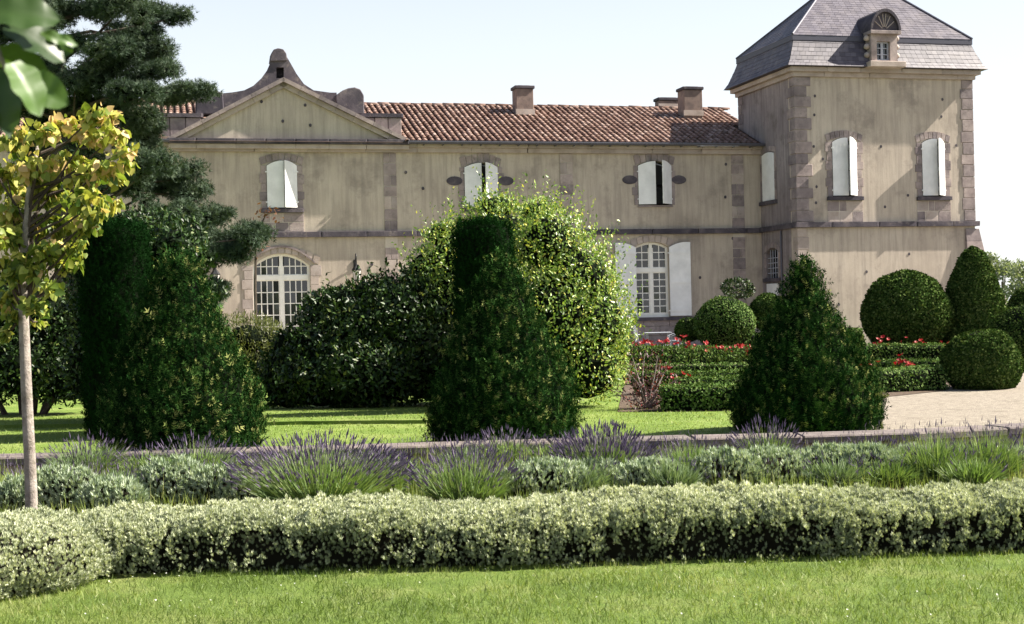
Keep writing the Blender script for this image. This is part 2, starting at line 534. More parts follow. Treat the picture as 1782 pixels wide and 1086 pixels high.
# hedge line (front foot of the pale clipped hedge)
HEDGE_PX = [(120, 1006), (210, 1003), (600, 996), (1000, 985), (1400, 974), (1782, 962), (2050, 955), (2350, 946)]
HEDGE_F = [G(x, y) for x, y in HEDGE_PX]
bed_front = [(p.x, p.y + 0.10) for p in HEDGE_F]
sheet('lawn', [(-30, -8), (30, -8), (30, 9.6)] + [(x, y + 0.0) for x, y in reversed(bed_front)] + [(-3.4, 8.2), (-30, 8.2)], 0.0, 'front_lawn')
sheet('flower_bed_soil', [(-30, 7.9)] + [(x, y - 0.25) for x, y in bed_front] + [(30, 9.3)] + [(30, 17.5)] +
      [(p.x, p.y + 0.1) for p in reversed(WALL_F)] + [(-30, 12.6)], -0.012, 'soil')
LAWN_R = G(1285, 716).x
sheet('back_lawn', [(-40, 12.4)] + [(p.x, p.y + 0.2) for p in WALL_F] + [(9.6, 48.0), (-40, 38.0)], 0.004, 'lawn')
# upper lawn: a low turf step shows as a thin shaded line
st_l, st_r = G(-200, 748), G(905, 735.5)
stp = [(st_l.x + (st_r.x - st_l.x) * i / 40, st_l.y + (st_r.y - st_l.y) * i / 40 + random.uniform(-0.05, 0.05)) for i in range(41)]
sheet('upper_lawn', stp + [(st_r.x, 21.9), (-14, 24), (-14, 18.6)], 0.055, 'lawn', thick=0.09)
gv = G(1535, 742)
sheet('gravel_court', [(G(1420, 735).x, wall_y(gv.x) + 0.3), (10.5, wall_y(6.5) + 0.4), (40, 26), (40, 60), (17.5, 60), (11, 46), (G(1500, 690).x, 24.5)], 0.010, 'gravel')
tc_ = [W(-21, -6.5), W(9.6, -6.5), W(9.6, 0.2), W(-21, 0.2)]
sheet('terrace', [(p.x, p.y) for p in tc_], 0.016, 'terrace_stone')


# ================================================================ CHATEAU WING
wing = thing('manor_wing', 'long two-storey plaster wing with tiled roof, white shutters and curved gable', 'house', W(0, 0, 0), TH)
ZS, ZC, ZR, VR = 4.404, 7.48, 9.51, 4.72
UL, UR = -19.0, 10.2

def op(x0, x1, yt, ys, yb, fn=F, v=0.0):
    mx, my = (x0 + x1) / 2, (yt + yb) / 2
    u0, u1 = fn(x0, my, v)[0], fn(x1, my, v)[0]
    zt, zs, z0 = fn(mx, yt, v)[1], fn(mx, ys, v)[1], fn(mx, yb, v)[1]
    return dict(u0=u0, u1=u1, z0=z0, zs=zs, rise=zt - zs)

W1 = op(464, 517, 279, 288, 363)
W2 = op(808, 866, 283, 291, 361)
W3 = op(1110, 1168, 280, 288, 357)
G1 = op(441, 541, 441, 462, 606)
G2 = op(1106, 1165, 421, 430, 552)
G1['z0'] = 0.25
loops = [arch(**o) for o in (W1, W2, W3, G1, G2)]
b = MB()
b.prism([(UL, -0.05), (UR, -0.05), (UR, 7.35), (UL, 7.35)], 0.0, 0.45, loops)
b.box(UL, UL + 0.45, 0.452, 9.4, -0.05, 7.35)
b.box(UL, UR, 9.41, 9.8, -0.05, 7.35)
b.build('wall', 'plaster', wing)
# interior lining so that the windows look into dark rooms
MB().box(UL + 0.6, UR - 0.2, 2.2, 2.3, 0.0, 7.2).box(UL + 0.6, UR - 0.2, 0.46, 2.2, 4.2, 4.3).box(UL + 0.6, UR - 0.2, 0.46, 2.2, 7.0, 7.1).box(UL + 0.6, UR - 0.2, 0.46, 2.2, 0.1, 0.16).build('inner_wall', 'dark_room', wing)
# string course in lengths, cornice, gutter, plinth
u = UL
while u < UR - 0.3:
    l = random.uniform(1.3, 2.1)
    e = min(u + l, UR)
    stone(wing, u + 0.004, e - 0.004, -0.13 + random.uniform(-.006, .006), 0.06, ZS - 0.185, ZS, 'stone_dark', 'string_course_stone')
    u = e
u = UL
while u < UR - 0.3:
    l = random.uniform(1.6, 2.4)
    e = min(u + l, UR)
    stone(wing, u + 0.003, e - 0.003, -0.14, 0.06, 7.14, 7.30, 'stone_pale', 'cornice_stone')
    stone(wing, u + 0.003, e - 0.003, -0.24, 0.05, 7.302, 7.42, 'stone_pale', 'cornice_stone')
    u = e
PED_L, PED_R = F(297, 250)[0], F(704, 248)[0]
prof = [(-0.46 + 0.075 * math.cos(t), 7.47 + 0.075 * math.sin(t)) for t in np.linspace(math.pi, 2 * math.pi, 7)]
for (a, c) in ((PED_R + 0.05, UR - 0.45), (UL, PED_L - 0.05)):
    g = MB()
    vs = [(a, p[0], p[1]) for p in prof] + [(c, p[0], p[1]) for p in prof]
    g.add(vs, [(i, i + 1, i + 8, i + 7) for i in range(6)])
    g.box(a, c, -0.545, -0.53, 7.455, 7.50)
    g.build('gutter', 'zinc', wing)
u = PED_R + 0.6
while u < UR - 0.5:
    MB().box(u, u + 0.03, -0.44, -0.24, 7.36, 7.39).build('gutter_bracket', 'zinc', wing)
    u += 0.68
u = UL
while u < UR - 0.3:
    e = min(u + random.uniform(0.7, 1.2), UR)
    if not (e > G1['u0'] - 0.2 and u < G1['u1'] + 0.2):
        stone(wing, u + 0.004, e - 0.004, -0.06, 0.05, -0.04, 0.52, 'stone', 'plinth_stone')
    u = e
# weathered base courses below the French window
for i in range(2):
    u = G2['u0'] - 0.55
    while u < G2['u1'] + 0.5:
        e = u + random.uniform(0.45, 0.8)
        stone(wing, u + 0.005, min(e, G2['u1'] + 0.6) - 0.005, -0.09, 0.03, 0.535 + i * 0.33, 0.855 + i * 0.33, 'stone', 'plinth_stone')
        u = e

# vertical stone strips dividing the front
def strip(x0, x1, u_off=0.0, z0=0.55, z1=7.13, parent=wing, v=0.0, mat='stone'):
    a, c = F(x0, 330, v)[0], F(x1, 330, v)[0]
    z, k = z0, 0
    while z < z1 - 0.05:
        h = random.uniform(0.34, 0.44)
        e = min(z + h, z1)
        if not (z < ZS + 0.0 and e > ZS - 0.19):
            pale = mat if random.random() > 0.25 else 'stone_pale'
            if k % 2 == 0:
                stone(parent, a, c, v - 0.03, v + 0.05, z + 0.008, e - 0.008, pale)
            else:
                m = a + (c - a) * random.uniform(0.4, 0.6)
                stone(parent, a, m - 0.006, v - 0.03, v + 0.05, z + 0.008, e - 0.008, pale)
                stone(parent, m + 0.006, c, v - 0.03, v + 0.05, z + 0.008, e - 0.008, pale)
            z = e
        else:
            z = ZS + 0.004 if e > ZS - 0.19 else e
        k += 1
    MB().box(a + 0.004, c - 0.004, v - 0.016, v + 0.02, z0, ZS - 0.19).box(a + 0.004, c - 0.004, v - 0.016, v + 0.02, ZS + 0.002, z1).build('mortar', 'mortar', parent)
strip(668, 690)
strip(975, 997)
strip(1273, 1294)
strip(297, 313, mat='stone_pale')

# ---- windows
def bars(b, u0, u1, z0, z1, cols, rows, y0, y1, t=0.016):
    for i in range(1, cols):
        u = u0 + (u1 - u0) * i / cols
        b.box(u - t, u + t, y0, y1, z0, z1)
    for j in range(1, rows):
        z = z0 + (z1 - z0) * j / rows
        b.box(u0, u1, y0 + 0.004, y1 - 0.004, z - t, z + t)

def glazed(parent, o, cols, rows_low, rows_up, ztr, y, label=None):
    """two-leaf glazed window with a cross bar, separate panes"""
    u0, u1, z0, zs, rise = o['u0'], o['u1'], o['z0'], o['zs'], o['rise']
    mid = (u0 + u1) / 2
    fr = 0.055
    b = MB()
    b.box(u0, u0 + fr, y, y + 0.09, z0, zs + 0.02)
    b.box(u1 - fr, u1, y, y + 0.09, z0, zs + 0.02)
    b.box(mid - 0.06, mid + 0.06, y - 0.012, y + 0.08, z0 + 0.1, zs + rise - 0.03)
    b.box(u0 + fr, u1 - fr, y + 0.002, y + 0.088, z0, z0 + 0.12)
    b.box(u0 + fr, u1 - fr, y - 0.02, y + 0.085, ztr - 0.08, ztr + 0.08)
    head = arch(u0, u1, zs, zs, rise)[2:]
    inner = [(p[0], p[1] - 0.085) for p in head]
    b.prism(head + list(reversed(inner)), y + 0.001, y + 0.087)
    for s, (a, c) in enumerate(((u0 + fr, mid - 0.06), (mid + 0.06, u1 - fr))):
        b.box(a, a + 0.035, y + 0.01, y + 0.06, z0 + 0.12, zs - 0.02)
        b.box(c - 0.035, c, y + 0.01, y + 0.06, z0 + 0.12, zs - 0.02)
        bars(b, a + 0.035, c - 0.035, z0 + 0.16, ztr - 0.11, cols, rows_low, y + 0.02, y + 0.05)
        b.box(a, c, y + 0.012, y + 0.058, z0 + 0.12, z0 + 0.16)
        b.box(a, c, y + 0.012, y + 0.058, ztr - 0.11, ztr - 0.08)
        b.box(a, c, y + 0.012, y + 0.058, ztr + 0.08, ztr + 0.11)
        ztop = zs + rise * 0.75 - 0.06
        bars(b, a + 0.035, c - 0.035, ztr + 0.11, ztop, cols, rows_up, y + 0.02, y + 0.05)
    w_ = b.build('window', 'joinery_paint', parent)
    if label: w_['label'] = label
    for a, c in ((u0 + fr + 0.035, mid - 0.095), (mid + 0.095, u1 - fr - 0.035)):
        for i in range(cols):
            ua, ub = a + (c - a) * i / cols, a + (c - a) * (i + 1) / cols
            for j in range(rows_low):
                za = z0 + 0.16 + (ztr - 0.11 - z0 - 0.16) * j / rows_low
                zb = z0 + 0.16 + (ztr - 0.11 - z0 - 0.16) * (j + 1) / rows_low
                pane(w_, ua, ub, za, zb, y + 0.035)
            ztop = zs + rise * 0.75 - 0.06
            for j in range(rows_up):
                za = ztr + 0.11 + (ztop - ztr - 0.11) * j / rows_up
                zb = ztr + 0.11 + (ztop - ztr - 0.11) * (j + 1) / rows_up
                if j == rows_up - 1:
                    zb = archz((ua + ub) / 2, u0, u1, zs, rise) - 0.05
                pane(w_, ua, ub, za, zb, y + 0.035)
    return w_
PANE = None
def pane(parent, ua, ub, za, zb, y):
    global PANE
    if PANE is None:
        PANE = bpy.data.meshes.new('pane')
        bb = MB().box(-.5, .5, -.5, .5, -.5, .5)
        PANE.from_pydata(bb.v, [], bb.f); PANE.materials.append(MATS['glass'])
    o = bpy.data.objects.new('pane', PANE)
    o.location = ((ua + ub) / 2, y, (za + zb) / 2)
    o.scale = (ub - ua - 0.001, 0.006, zb - za - 0.001)
    o.rotation_euler = (random.uniform(-.02, .02), 0, random.uniform(-.03, .03))
    link(o, parent)

def shutter(parent, o, side, ang, frac=0.5, y=-0.035, wide=None):
    """board leaf hung on the jamb; ang = degrees swung out from closed"""
    u0, u1, z0, zs, rise = o['u0'], o['u1'], o['z0'], o['zs'], o['rise']
    wdt = (u1 - u0) * frac if wide is None else wide
    hinge = u0 + 0.01 if side < 0 else u1 - 0.01
    s = 1 if side < 0 else -1
    n = 6
    top = []
    for i in range(n + 1):
        x = wdt * i / n
        top.append((s * x, archz(hinge + s * x, u0, u1, zs, rise) - 0.02))
    poly = [(0, z0 + 0.03)] + top + [(s * wdt, z0 + 0.03)]
    b = MB().prism(poly, -0.02, 0.02)
    for zz in (z0 + 0.25, (z0 + zs) / 2, zs - 0.2):
        b.box(min(0.03 * s, (wdt - 0.03) * s), max(0.03 * s, (wdt - 0.03) * s), 0.0201, 0.042, zz - 0.06, zz + 0.06)
    for k in range(1, 4):
        x = s * wdt * k / 4
        b.box(x - 0.004, x + 0.004, -0.0235, -0.019, z0 + 0.06, zs - 0.05)
    b.box(min(0, 0.06 * s) - (0.05 if s > 0 else 0), max(0, 0.06 * s) + (0.05 if s < 0 else 0), -0.03, -0.0205, z0 + 0.2, z0 + 0.24)
    b.box(min(0, 0.06 * s) - (0.05 if s > 0 else 0), max(0, 0.06 * s) + (0.05 if s < 0 else 0), -0.03, -0.0205, zs - 0.24, zs - 0.2)
    ob = b.build('shutter', 'white_paint', parent)
    ob.location = (hinge, y, 0)
    ob.rotation_euler = (0, 0, -s * R(ang))
    return ob

def shuttered(parent, o, al, ar, fl=0.5, fr=0.5, v=0.0, mat='stone', surround=True, label=None):
    """closed-up window: dark sash behind two leaves"""
    u0, u1, z0, zs, rise = o['u0'], o['u1'], o['z0'], o['zs'], o['rise']
    b = MB()
    b.box(u0, u0 + 0.06, v + 0.22, v + 0.30, z0, zs); b.box(u1 - 0.06, u1, v + 0.22, v + 0.30, z0, zs)
    m = (u0 + u1) / 2
    b.box(m - 0.05, m + 0.05, v + 0.215, v + 0.29, z0, zs + rise - 0.02)
    b.box(u0 + 0.06, u1 - 0.06, v + 0.22, v + 0.29, z0, z0 + 0.08)
    b.box(u0 + 0.06, u1 - 0.06, v + 0.222, v + 0.29, (z0 + zs) / 2 - 0.03, (z0 + zs) / 2 + 0.03)
    w_ = b.build('window', 'dark_room', parent)
    if label: w_['label'] = label
    pane(w_, u0 + 0.06, m - 0.05, z0 + 0.08, zs + rise * 0.6, v + 0.26)
    pane(w_, m + 0.05, u1 - 0.06, z0 + 0.08, zs + rise * 0.6, v + 0.26)
    shutter(w_, o, -1, al, fl, v - 0.03)
    shutter(w_, o, 1, ar, fr, v - 0.03)
    return w_

def surround(parent, o, v=0.0, wj=0.20, mat='stone', sill=True, apron=0, keys=7, y=0.025, ragged=0.0):
    u0, u1, z0, zs, rise = o['u0'], o['u1'], o['z0'], o['zs'], o['rise']
    for s in (-1, 1):
        z, k = z0, 0
        while z < zs - 0.05:
            e = min(z + random.uniform(0.26, 0.36), zs)
            if zs - e < 0.12: e = zs
            wd = wj * (1.0 if k % 2 else 0.78) + random.uniform(0, ragged)
            a, c = (u0 - wd, u0 - 0.003) if s < 0 else (u1 + 0.003, u1 + wd)
            stone(parent, a, c, v - y, v + 0.04, z + 0.006, e - 0.006, mat, 'jamb_stone')
            z = e; k += 1
    # wedge stones of the arch
    n = keys
    for i in range(n):
        def P(t, d):
            uu = u0 - wj * 0.8 + (u1 - u0 + 1.6 * wj) * t
            zz = zs + rise * (1 - (2 * t - 1) ** 2)
            k = (t - 0.5) * 0.5
            return (uu + k * d, zz + d)
        t0, t1 = i / n + 0.008, (i + 1) / n - 0.008
        d = 0.24 + random.uniform(0, ragged)
        MB().prism([P(t0, 0.004), P(t1, 0.004), P(t1, d), P((t0 + t1) / 2, d + 0.006), P(t0, d)], v - y - 0.004, v + 0.035).build('arch_stone', mat, parent)
    if sill:
        stone(parent, u0 - wj * 0.9, u1 + wj * 0.9, v - 0.13, v + 0.2, z0 - 0.14, z0 - 0.003, 'stone_dark', 'sill')
    z = z0 - 0.15
    for r in range(apron):
        h = (z0 - 0.15 - ZS - 0.01) / apron
        cuts = sorted([0] + [random.uniform(0.2 + 0.3 * q, 0.4 + 0.3 * q) for q in range(2)] + [1])
        for a, c in zip(cuts[:-1], cuts[1:]):
            L = u1 - u0 + 1.8 * wj
            stone(parent, u0 - wj * 0.9 + L * a + 0.012, u0 - wj * 0.9 + L * c - 0.012, v - 0.02, v + 0.04, z - h + 0.012, z - 0.012, 'stone_pale' if random.random() < .4 else mat, 'apron_stone')
        z -= h
    if apron:
        MB().box(u0 - wj * 0.9 + 0.004, u1 + wj * 0.9 - 0.004, v - 0.012, v + 0.02, ZS + 0.004, z0 - 0.15).build('mortar', 'mortar', parent)

shuttered(wing, W1, 6, 26, 0.56, 0.46, label='shuttered window below the pediment')
surround(wing, W1, wj=0.24, apron=2, mat='stone')
shuttered(wing, W2, 8, 30, 0.5, 0.46)
surround(wing, W2, wj=0.12, ragged=0.12, sill=True)
shuttered(wing, W3, 8, 42, 0.5, 0.5)
surround(wing, W3, wj=0.12, ragged=0.12, sill=False)
stone(wing, W3['u0'] - 0.03, W3['u1'] + 0.03, -0.05, 0.2, W3['z0'] - 0.07, W3['z0'] - 0.004, 'stone', 'sill')
for (x, y) in ((791, 315), (880, 315), (1096, 313), (1181, 313)):
    u, z = F(x, y)
    MB().prism([(u + 0.29 * math.cos(t), z + 0.16 * math.sin(t)) for t in np.linspace(0, 2 * math.pi, 17)[:-1]], -0.03, 0.03).build('oval_stone', 'stone_dark', wing, bevel=0.01)

ztr = F(490, 487)[1]
glazed(wing, G1, 4, 6, 2, F(490, 483)[1], 0.16, 'wide arched glazed door with many small panes')
surround(wing, G1, wj=0.38, mat='stone_pale', sill=False, keys=11)
# moulded hood over the wide arched door
hp = arch(G1['u0'] - 0.16, G1['u1'] + 0.16, 0, G1['zs'] + 0.02, G1['rise'] + 0.16, 14)[2:]
MB().prism([(p[0], p[1] + 0.09) for p in hp] + [(p[0], p[1] + 0.02) for p in reversed(hp)], -0.075, -0.02).build('hood_mould', 'stone', wing)

gw = glazed(wing, G2, 2, 6, 3, F(1136, 470)[1], 0.16, 'tall French window with white frame and small panes')
surround(wing, G2, wj=0.16, mat='stone_pale', sill=False, keys=7)
stone(wing, G2['u0'] - 0.8, G2['u1'] + 0.95, -0.16, 0.16, G2['z0'] - 0.13, G2['z0'] - 0.004, 'stone_dark', 'sill')
shutter(gw, G2, -1, 176, wide=0.80, y=-0.06)
shutter(gw, G2, 1, 176, wide=0.80, y=-0.06)

# ---- pediment over the left bay
PB = F(492, 251)[1] - 0.12
AP = F(492, 137)
def pz(x, y, v): return F(x, y, v)
pv = -0.16
tl, tr, ta = (PED_L, PB + 0.30), (PED_R, PB + 0.30), (F(492, 150)[0], F(492, 150)[1])
MB().prism([(tl[0] + 0.3, tl[1]), (tr[0] - 0.3, tr[1]), (ta[0], ta[1] - 0.02)], -0.08, 0.5).build('pediment_wall', 'plaster', wing)
u = PED_L - 0.1
while u < PED_R:
    e = min(u + random.uniform(0.9, 1.4), PED_R + 0.12)
    if PED_R + 0.12 - e < 0.4: e = PED_R + 0.12
    stone(wing, u + 0.003, e - 0.003, -0.36, 0.02, PB + 0.10, PB + 0.27, 'stone_dark', 'pediment_stone')
    stone(wing, u + 0.003, e - 0.003, -0.265, 0.02, PB - 0.06, PB + 0.097, 'stone_pale', 'pediment_stone')
    u = e
for s in (-1, 1):
    e0 = (PED_L - 0.12, PB + 0.275) if s < 0 else (PED_R + 0.14, PB + 0.275)
    e1 = (ta[0], F(492, 137)[1])
    n = 7
    L = math.hypot(e1[0] - e0[0], e1[1] - e0[1])
    dx, dz = (e1[0] - e0[0]) / L, (e1[1] - e0[1]) / L
    nx, nz = (-dz, dx) if dx > 0 else (dz, -dx)
    for i in range(n):
        a, c = L * i / n + 0.004, L * (i + 1) / n - 0.004
        def q(t, o): return (e0[0] + dx * t + nx * o, e0[1] + dz * t + nz * o)
        a2 = a if i else a + 0.0
        MB().prism([q(a, -0.13), q(c if i < n - 1 else L, -0.13), q(c if i < n - 1 else L, 0.0), q(a, 0.0)], -0.34, 0.05).build('raking_stone', 'stone', wing)
        MB().prism([q(a + (0.55 if i == 0 else 0), -0.30), q(c if i < n - 1 else L - 0.0, -0.30), q(c if i < n - 1 else L, -0.134), q(a + (0.25 if i == 0 else 0), -0.134)], -0.20, 0.05).build('raking_stone', 'stone_pale', wing)
# curved gable standing behind the pediment
gp = [(345, 246), (345, 205), (389, 205), (389, 162), (405, 160.5), (425, 157), (441, 149), (455, 136), (465, 122), (471, 108), (473, 96), (500, 100),
      (507, 112), (516, 128), (529, 146), (546, 157), (575, 161), (586, 161), (586, 205), (640, 205), (640, 246)]
gl = [F(x, y, 0.5) for x, y in gp]
nh = [F(481, 117, 0.5), F(494, 117, 0.5), F(494, 136, 0.5), F(481, 136, 0.5)]
MB().prism(gl, 0.52, 1.0, [nh]).build('curved_gable', 'stone_dark', wing)
a, c = F(480, 137, .9), F(495, 116, .9)
MB().box(a[0], c[0], 0.9, 0.95, a[1], c[1]).build('niche_back', 'stone_dark', wing)
cap = [(470, 107), (472, 93), (476, 86.5), (484, 84), (493, 86), (498, 93), (500, 103), (500, 106)]
MB().prism([F(x, y, 0.5) for x, y in cap], 0.45, 1.08).build('gable_finial', 'stone_dark', wing, bevel=0.02)
for pts in ([(341, 199), (341, 166), (352, 161), (370, 158), (388, 161), (390, 199)], [(584, 166), (596, 157.5), (606, 153.5), (617, 152), (627, 155.5), (633, 166), (634, 199), (586, 199)]):
    MB().prism([F(x, y, 0.45) for x, y in pts], 0.40, 1.15).build('scroll_block', 'stone_dark', wing, bevel=0.03)
for x0, x1 in ((268, 350), (628, 697)):
    a, c = F(x0, 247, 0.3), F(x1, 206, 0.3)
    n = 3
    for i in range(n):
        stone(wing, a[0] + (c[0] - a[0]) * i / n + 0.005, a[0] + (c[0] - a[0]) * (i + 1) / n - 0.005, 0.12, 0.9, 7.36, c[1], 'stone', 'parapet_stone')
    stone(wing, a[0] - 0.06, c[0] + 0.06, 0.05, 1.0, c[1] + 0.003, c[1] + 0.14, 'stone_dark', 'parapet_coping')

# ---- roof with half-round clay tiles
SL = math.atan2(ZR - ZC, VR + 0.42)
b = MB()
b.add([(UL - .1, -0.40, ZC - 0.03), (UR, -0.40, ZC - 0.03), (UR, VR, ZR - 0.03), (UL - .1, VR, ZR - 0.03), (UL - .1, 9.9, ZC - 0.03), (UR, 9.9, ZC - 0.03)], [(0, 1, 2, 3), (3, 2, 5, 4)])
b.build('roof', 'channel_shade', wing)
def tile_verts(r0, r1, L, n=6):
    vs, fs = [], []
    for (r, y) in ((r0, 0.0), (r1, L)):
        for k in range(n + 1):
            t = math.pi * k / n
            vs.append((r * math.cos(t), y, r * math.sin(t) * 0.95))
    for k in range(n):
        fs.append((k, k + 1, n + 2 + k, n + 1 + k))
    m = len(vs)
    vs += [(v[0] * .82, v[1], v[2] * .82) for v in vs[:n + 1]]
    for k in range(n):
        fs.append((k, k + 1, m + k + 1, m + k))
    return np.array(vs), fs
TV, TF = tile_verts(0.078, 0.062, 0.47)
tile_me = bpy.data.meshes.new('roof_tile')
tile_me.from_pydata([tuple(v) for v in TV], [], TF); tile_me.materials.append(MATS['roof_tile'])
for p in tile_me.polygons: p.use_smooth = True
SLOPE_L = math.hypot(VR + 0.42, ZR - ZC)
rows = int(SLOPE_L / 0.34)
big_v, big_f, big_r = [], [], []
n_obj = 0
TOWER_UA = 9.641
cols = np.arange(UL, 10.15, 0.225)
for r in range(rows):
    for u in cols:
        if u > TOWER_UA - 0.12 and r * 0.34 * math.cos(SL) - 0.42 < 2.0: continue
        if PED_L - 0.15 < u < PED_R - 0.1 and r < 3: continue
        d = r * 0.34 + random.uniform(-0.015, 0.015)
        pos = Vector((u + random.uniform(-.012, .012), -0.45 + d * math.cos(SL), ZC - 0.01 + d * math.sin(SL) + random.uniform(0, .012)))
        rot = Matrix.Rotation(random.uniform(-.03, .03), 4, 'Z') @ Matrix.Rotation(SL - 0.03 + random.uniform(-.015, .015), 4, 'X')
        if r < 4 and u > PED_R and n_obj < 300:
            o = bpy.data.objects.new('roof_tile', tile_me)
            o.matrix_local = Matrix.Translation(pos) @ rot
            link(o, wing); n_obj += 1
        else:
            k = len(big_v) * len(TV)
            mm = np.array((Matrix.Translation(pos) @ rot))
            big_v.append(TV @ mm[:3, :3].T + mm[:3, 3])
            big_f += [tuple(i + k for i in f) for f in TF]
            big_r += [random.random()] * len(TF)
me = bpy.data.meshes.new('roof_tiles_upper')
me.from_pydata(np.concatenate(big_v).tolist(), [], big_f)
at_ = me.attributes.new('rnd', 'FLOAT', 'FACE'); at_.data.foreach_set('value', big_r)
me.polygons.foreach_set('use_smooth', [True] * len(me.polygons))
me.materials.append(MATS['roof_tile'])
tag(link(bpy.data.objects.new('roof_tiling', me), wing), kind='stuff')
u = UL
while u < UR:
    vs, fs = tile_verts(0.13, 0.115, 0.5)
    MB().add([(v[1], v[0], v[2] * 0.9) for v in vs], fs).build('ridge_tile', 'roof_tile', wing, smooth=True, loc=(u, VR, ZR - 0.02 + random.uniform(-.01, .02)))
    u += 0.42

def chimney(x0, x1, yt, yb, v, dep, parent=wing):
    a, c = F(x0, yb, v), F(x1, yt, v)
    zt, zb = c[1], a[1] - 0.9
    ch = MB().box(a[0], c[0], v, v + dep, zb, zt - 0.12).build('chimney', 'chimney_render', parent, bevel=0.02)
    MB().box(a[0] - 0.05, c[0] + 0.05, v - 0.05, v + dep + 0.05, zt - 0.12, zt).build('chimney_cap', 'stone_dark', ch, bevel=0.02)
    MB().box(a[0] - 0.03, c[0] + 0.03, v - 0.04, v + 0.02, a[1] - 0.05, a[1] + 0.16).build('flashing', 'stone_pale', ch)
    MB().box(a[0] + 0.12, c[0] - 0.12, v + 0.12, v + dep - 0.12, zt + 0.001, zt + 0.03).build('flue', 'dark_room', ch)
chimney(899, 928, 149, 197, 3.3, 0.62)
chimney(1191, 1222, 151, 199, 3.0, 0.7)
chimney(1147, 1183, 170, 187, 5.6, 0.5)

# putlog holes: their shade is painted as dark discs on the plaster
for (x, y) in ((430, 181), (540, 218), (492, 211), (455, 177), (531, 183), (660, 232), (706, 300), (736, 328), (1263, 286), (1262, 343), (1275, 415), (674, 398), (647, 460), (1218, 483)):
    v = -0.08 if y < 245 else 0.0
    u, z = F(x, y, v)
    MB().prism([(u + 0.05 * math.cos(t), z + 0.06 * math.sin(t)) for t in np.linspace(0, 2 * math.pi, 8)[:-1]], v - 0.02, v + 0.02).build('putlog_spot', 'stone_dark', wing)


# ================================================================ CORNER TOWER
tower = thing('corner_tower', 'square plaster tower with slate mansard roof and stone dormer', 'tower', W(0, 0, 0), TH)
UA, UC, VF, VB, ZT = 9.641, 16.66, -3.033, 1.84, 9.80
T1 = op(1448, 1490, 239, 247, 342, F, VF)
T2 = op(1604, 1643, 241, 249, 342, F, VF)
front = [(UA, -0.05), (UC, -0.05), (UC, ZT), (UA, ZT)]
b = MB().prism(front, VF, VF + 0.5, [arch(**T1), arch(**T2)])
b.box(UC - 0.5, UC - 0.001, VF + 0.501, VB, -0.05, ZT)
b.box(UA + 0.4, UC - 0.5, VB - 0.4, VB - 0.001, -0.05, ZT)
b.build('wall', 'plaster', tower)
# left face, with its two narrow openings (built in v, z then turned)
def fs(px, py, _v=0): return FS(px, py, UA)
S1 = op(1327, 1348, 264, 268, 350, fs)
S2 = op(1334, 1355, 431, 440, 484, fs)
lb = MB()
lv = [(VF + 0.001, -0.05), (VB, -0.05), (VB, ZT - 0.001), (VF + 0.001, ZT - 0.001)]
def norm_o(o):
    a, c = sorted((o['u0'], o['u1']))
    return dict(u0=a, u1=c, z0=o['z0'], zs=o['zs'], rise=o['rise'])
S1, S2 = norm_o(S1), norm_o(S2)
side = bpy.data.objects.new('side_frame', None)
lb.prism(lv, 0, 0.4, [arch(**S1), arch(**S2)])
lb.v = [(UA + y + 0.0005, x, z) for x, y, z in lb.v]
lb.build('side_wall', 'plaster_shaded_streaked', tower)
MB().box(UA + 0.6, UC - 0.6, VF + 0.9, VF + 1.0, 0, 9.4).box(UA + 0.55, UA + 0.6, VF + 0.9, VB - 0.5, 0, 9.4).build('inner_wall', 'dark_room', tower)
# string courses and eaves moulding
def band(z0, z1, out, mat, name):
    u = UA - out
    while u < UC + out - 0.05:
        e = min(u + random.uniform(1.1, 1.9), UC + out)
        if UC + out - e < 0.5: e = UC + out
        stone(tower, u + 0.003, e - 0.003, VF - out, VF + 0.05, z0, z1, mat, name)
        u = e
    v = VF + 0.052
    while v < VB + out - 0.05:
        e = min(v + random.uniform(1.1, 1.9), VB + out)
        if VB + out - e < 0.5: e = VB + out
        stone(tower, UA - out, UA + 0.05, v + 0.003, e - 0.003, z0, z1, mat, name)
        stone(tower, UC - 0.05, UC + out, v + 0.003, e - 0.003, z0, z1, mat, name)
        v = e
band(ZS - 0.17, ZS + 0.01, 0.14, 'stone_dark', 'string_course_stone')
band(ZT - 0.26, ZT - 0.10, 0.10, 'stone_pale', 'cornice_stone')
band(ZT - 0.098, ZT + 0.06, 0.24, 'stone_pale', 'cornice_stone')
# quoins at the corners
z, k = ZS + 0.02, 0
while z < ZT - 0.30:
    e = min(z + random.uniform(0.36, 0.44), ZT - 0.265)
    wl, ws = (0.62, 0.40) if k % 2 == 0 else (0.46, 0.62)
    stone(tower, UA - 0.025, UA + wl, VF - 0.028, VF + ws, z + 0.006, e - 0.006, 'stone')
    stone(tower, UC - (0.50 if k % 2 else 0.44), UC + 0.03, VF - 0.028, VF + ws, z + 0.006, e - 0.006, 'stone')
    stone(tower, UA - 0.02, UA + 0.1, VB - (0.3 if k % 2 else 0.42), VB + 0.02, z + 0.006, e - 0.006, 'stone')
    z = e; k += 1
z, k = 0.0, 0
while z < ZS - 0.5:
    e = min(z + random.uniform(0.38, 0.5), ZS - 0.18)
    wl = 0.42 if k % 2 == 0 else 0.34
    stone(tower, UA - 0.02, UA + wl, VF - 0.022, VF + 0.35, z + 0.006, e - 0.006, 'stone_pale')
    z = e; k += 1
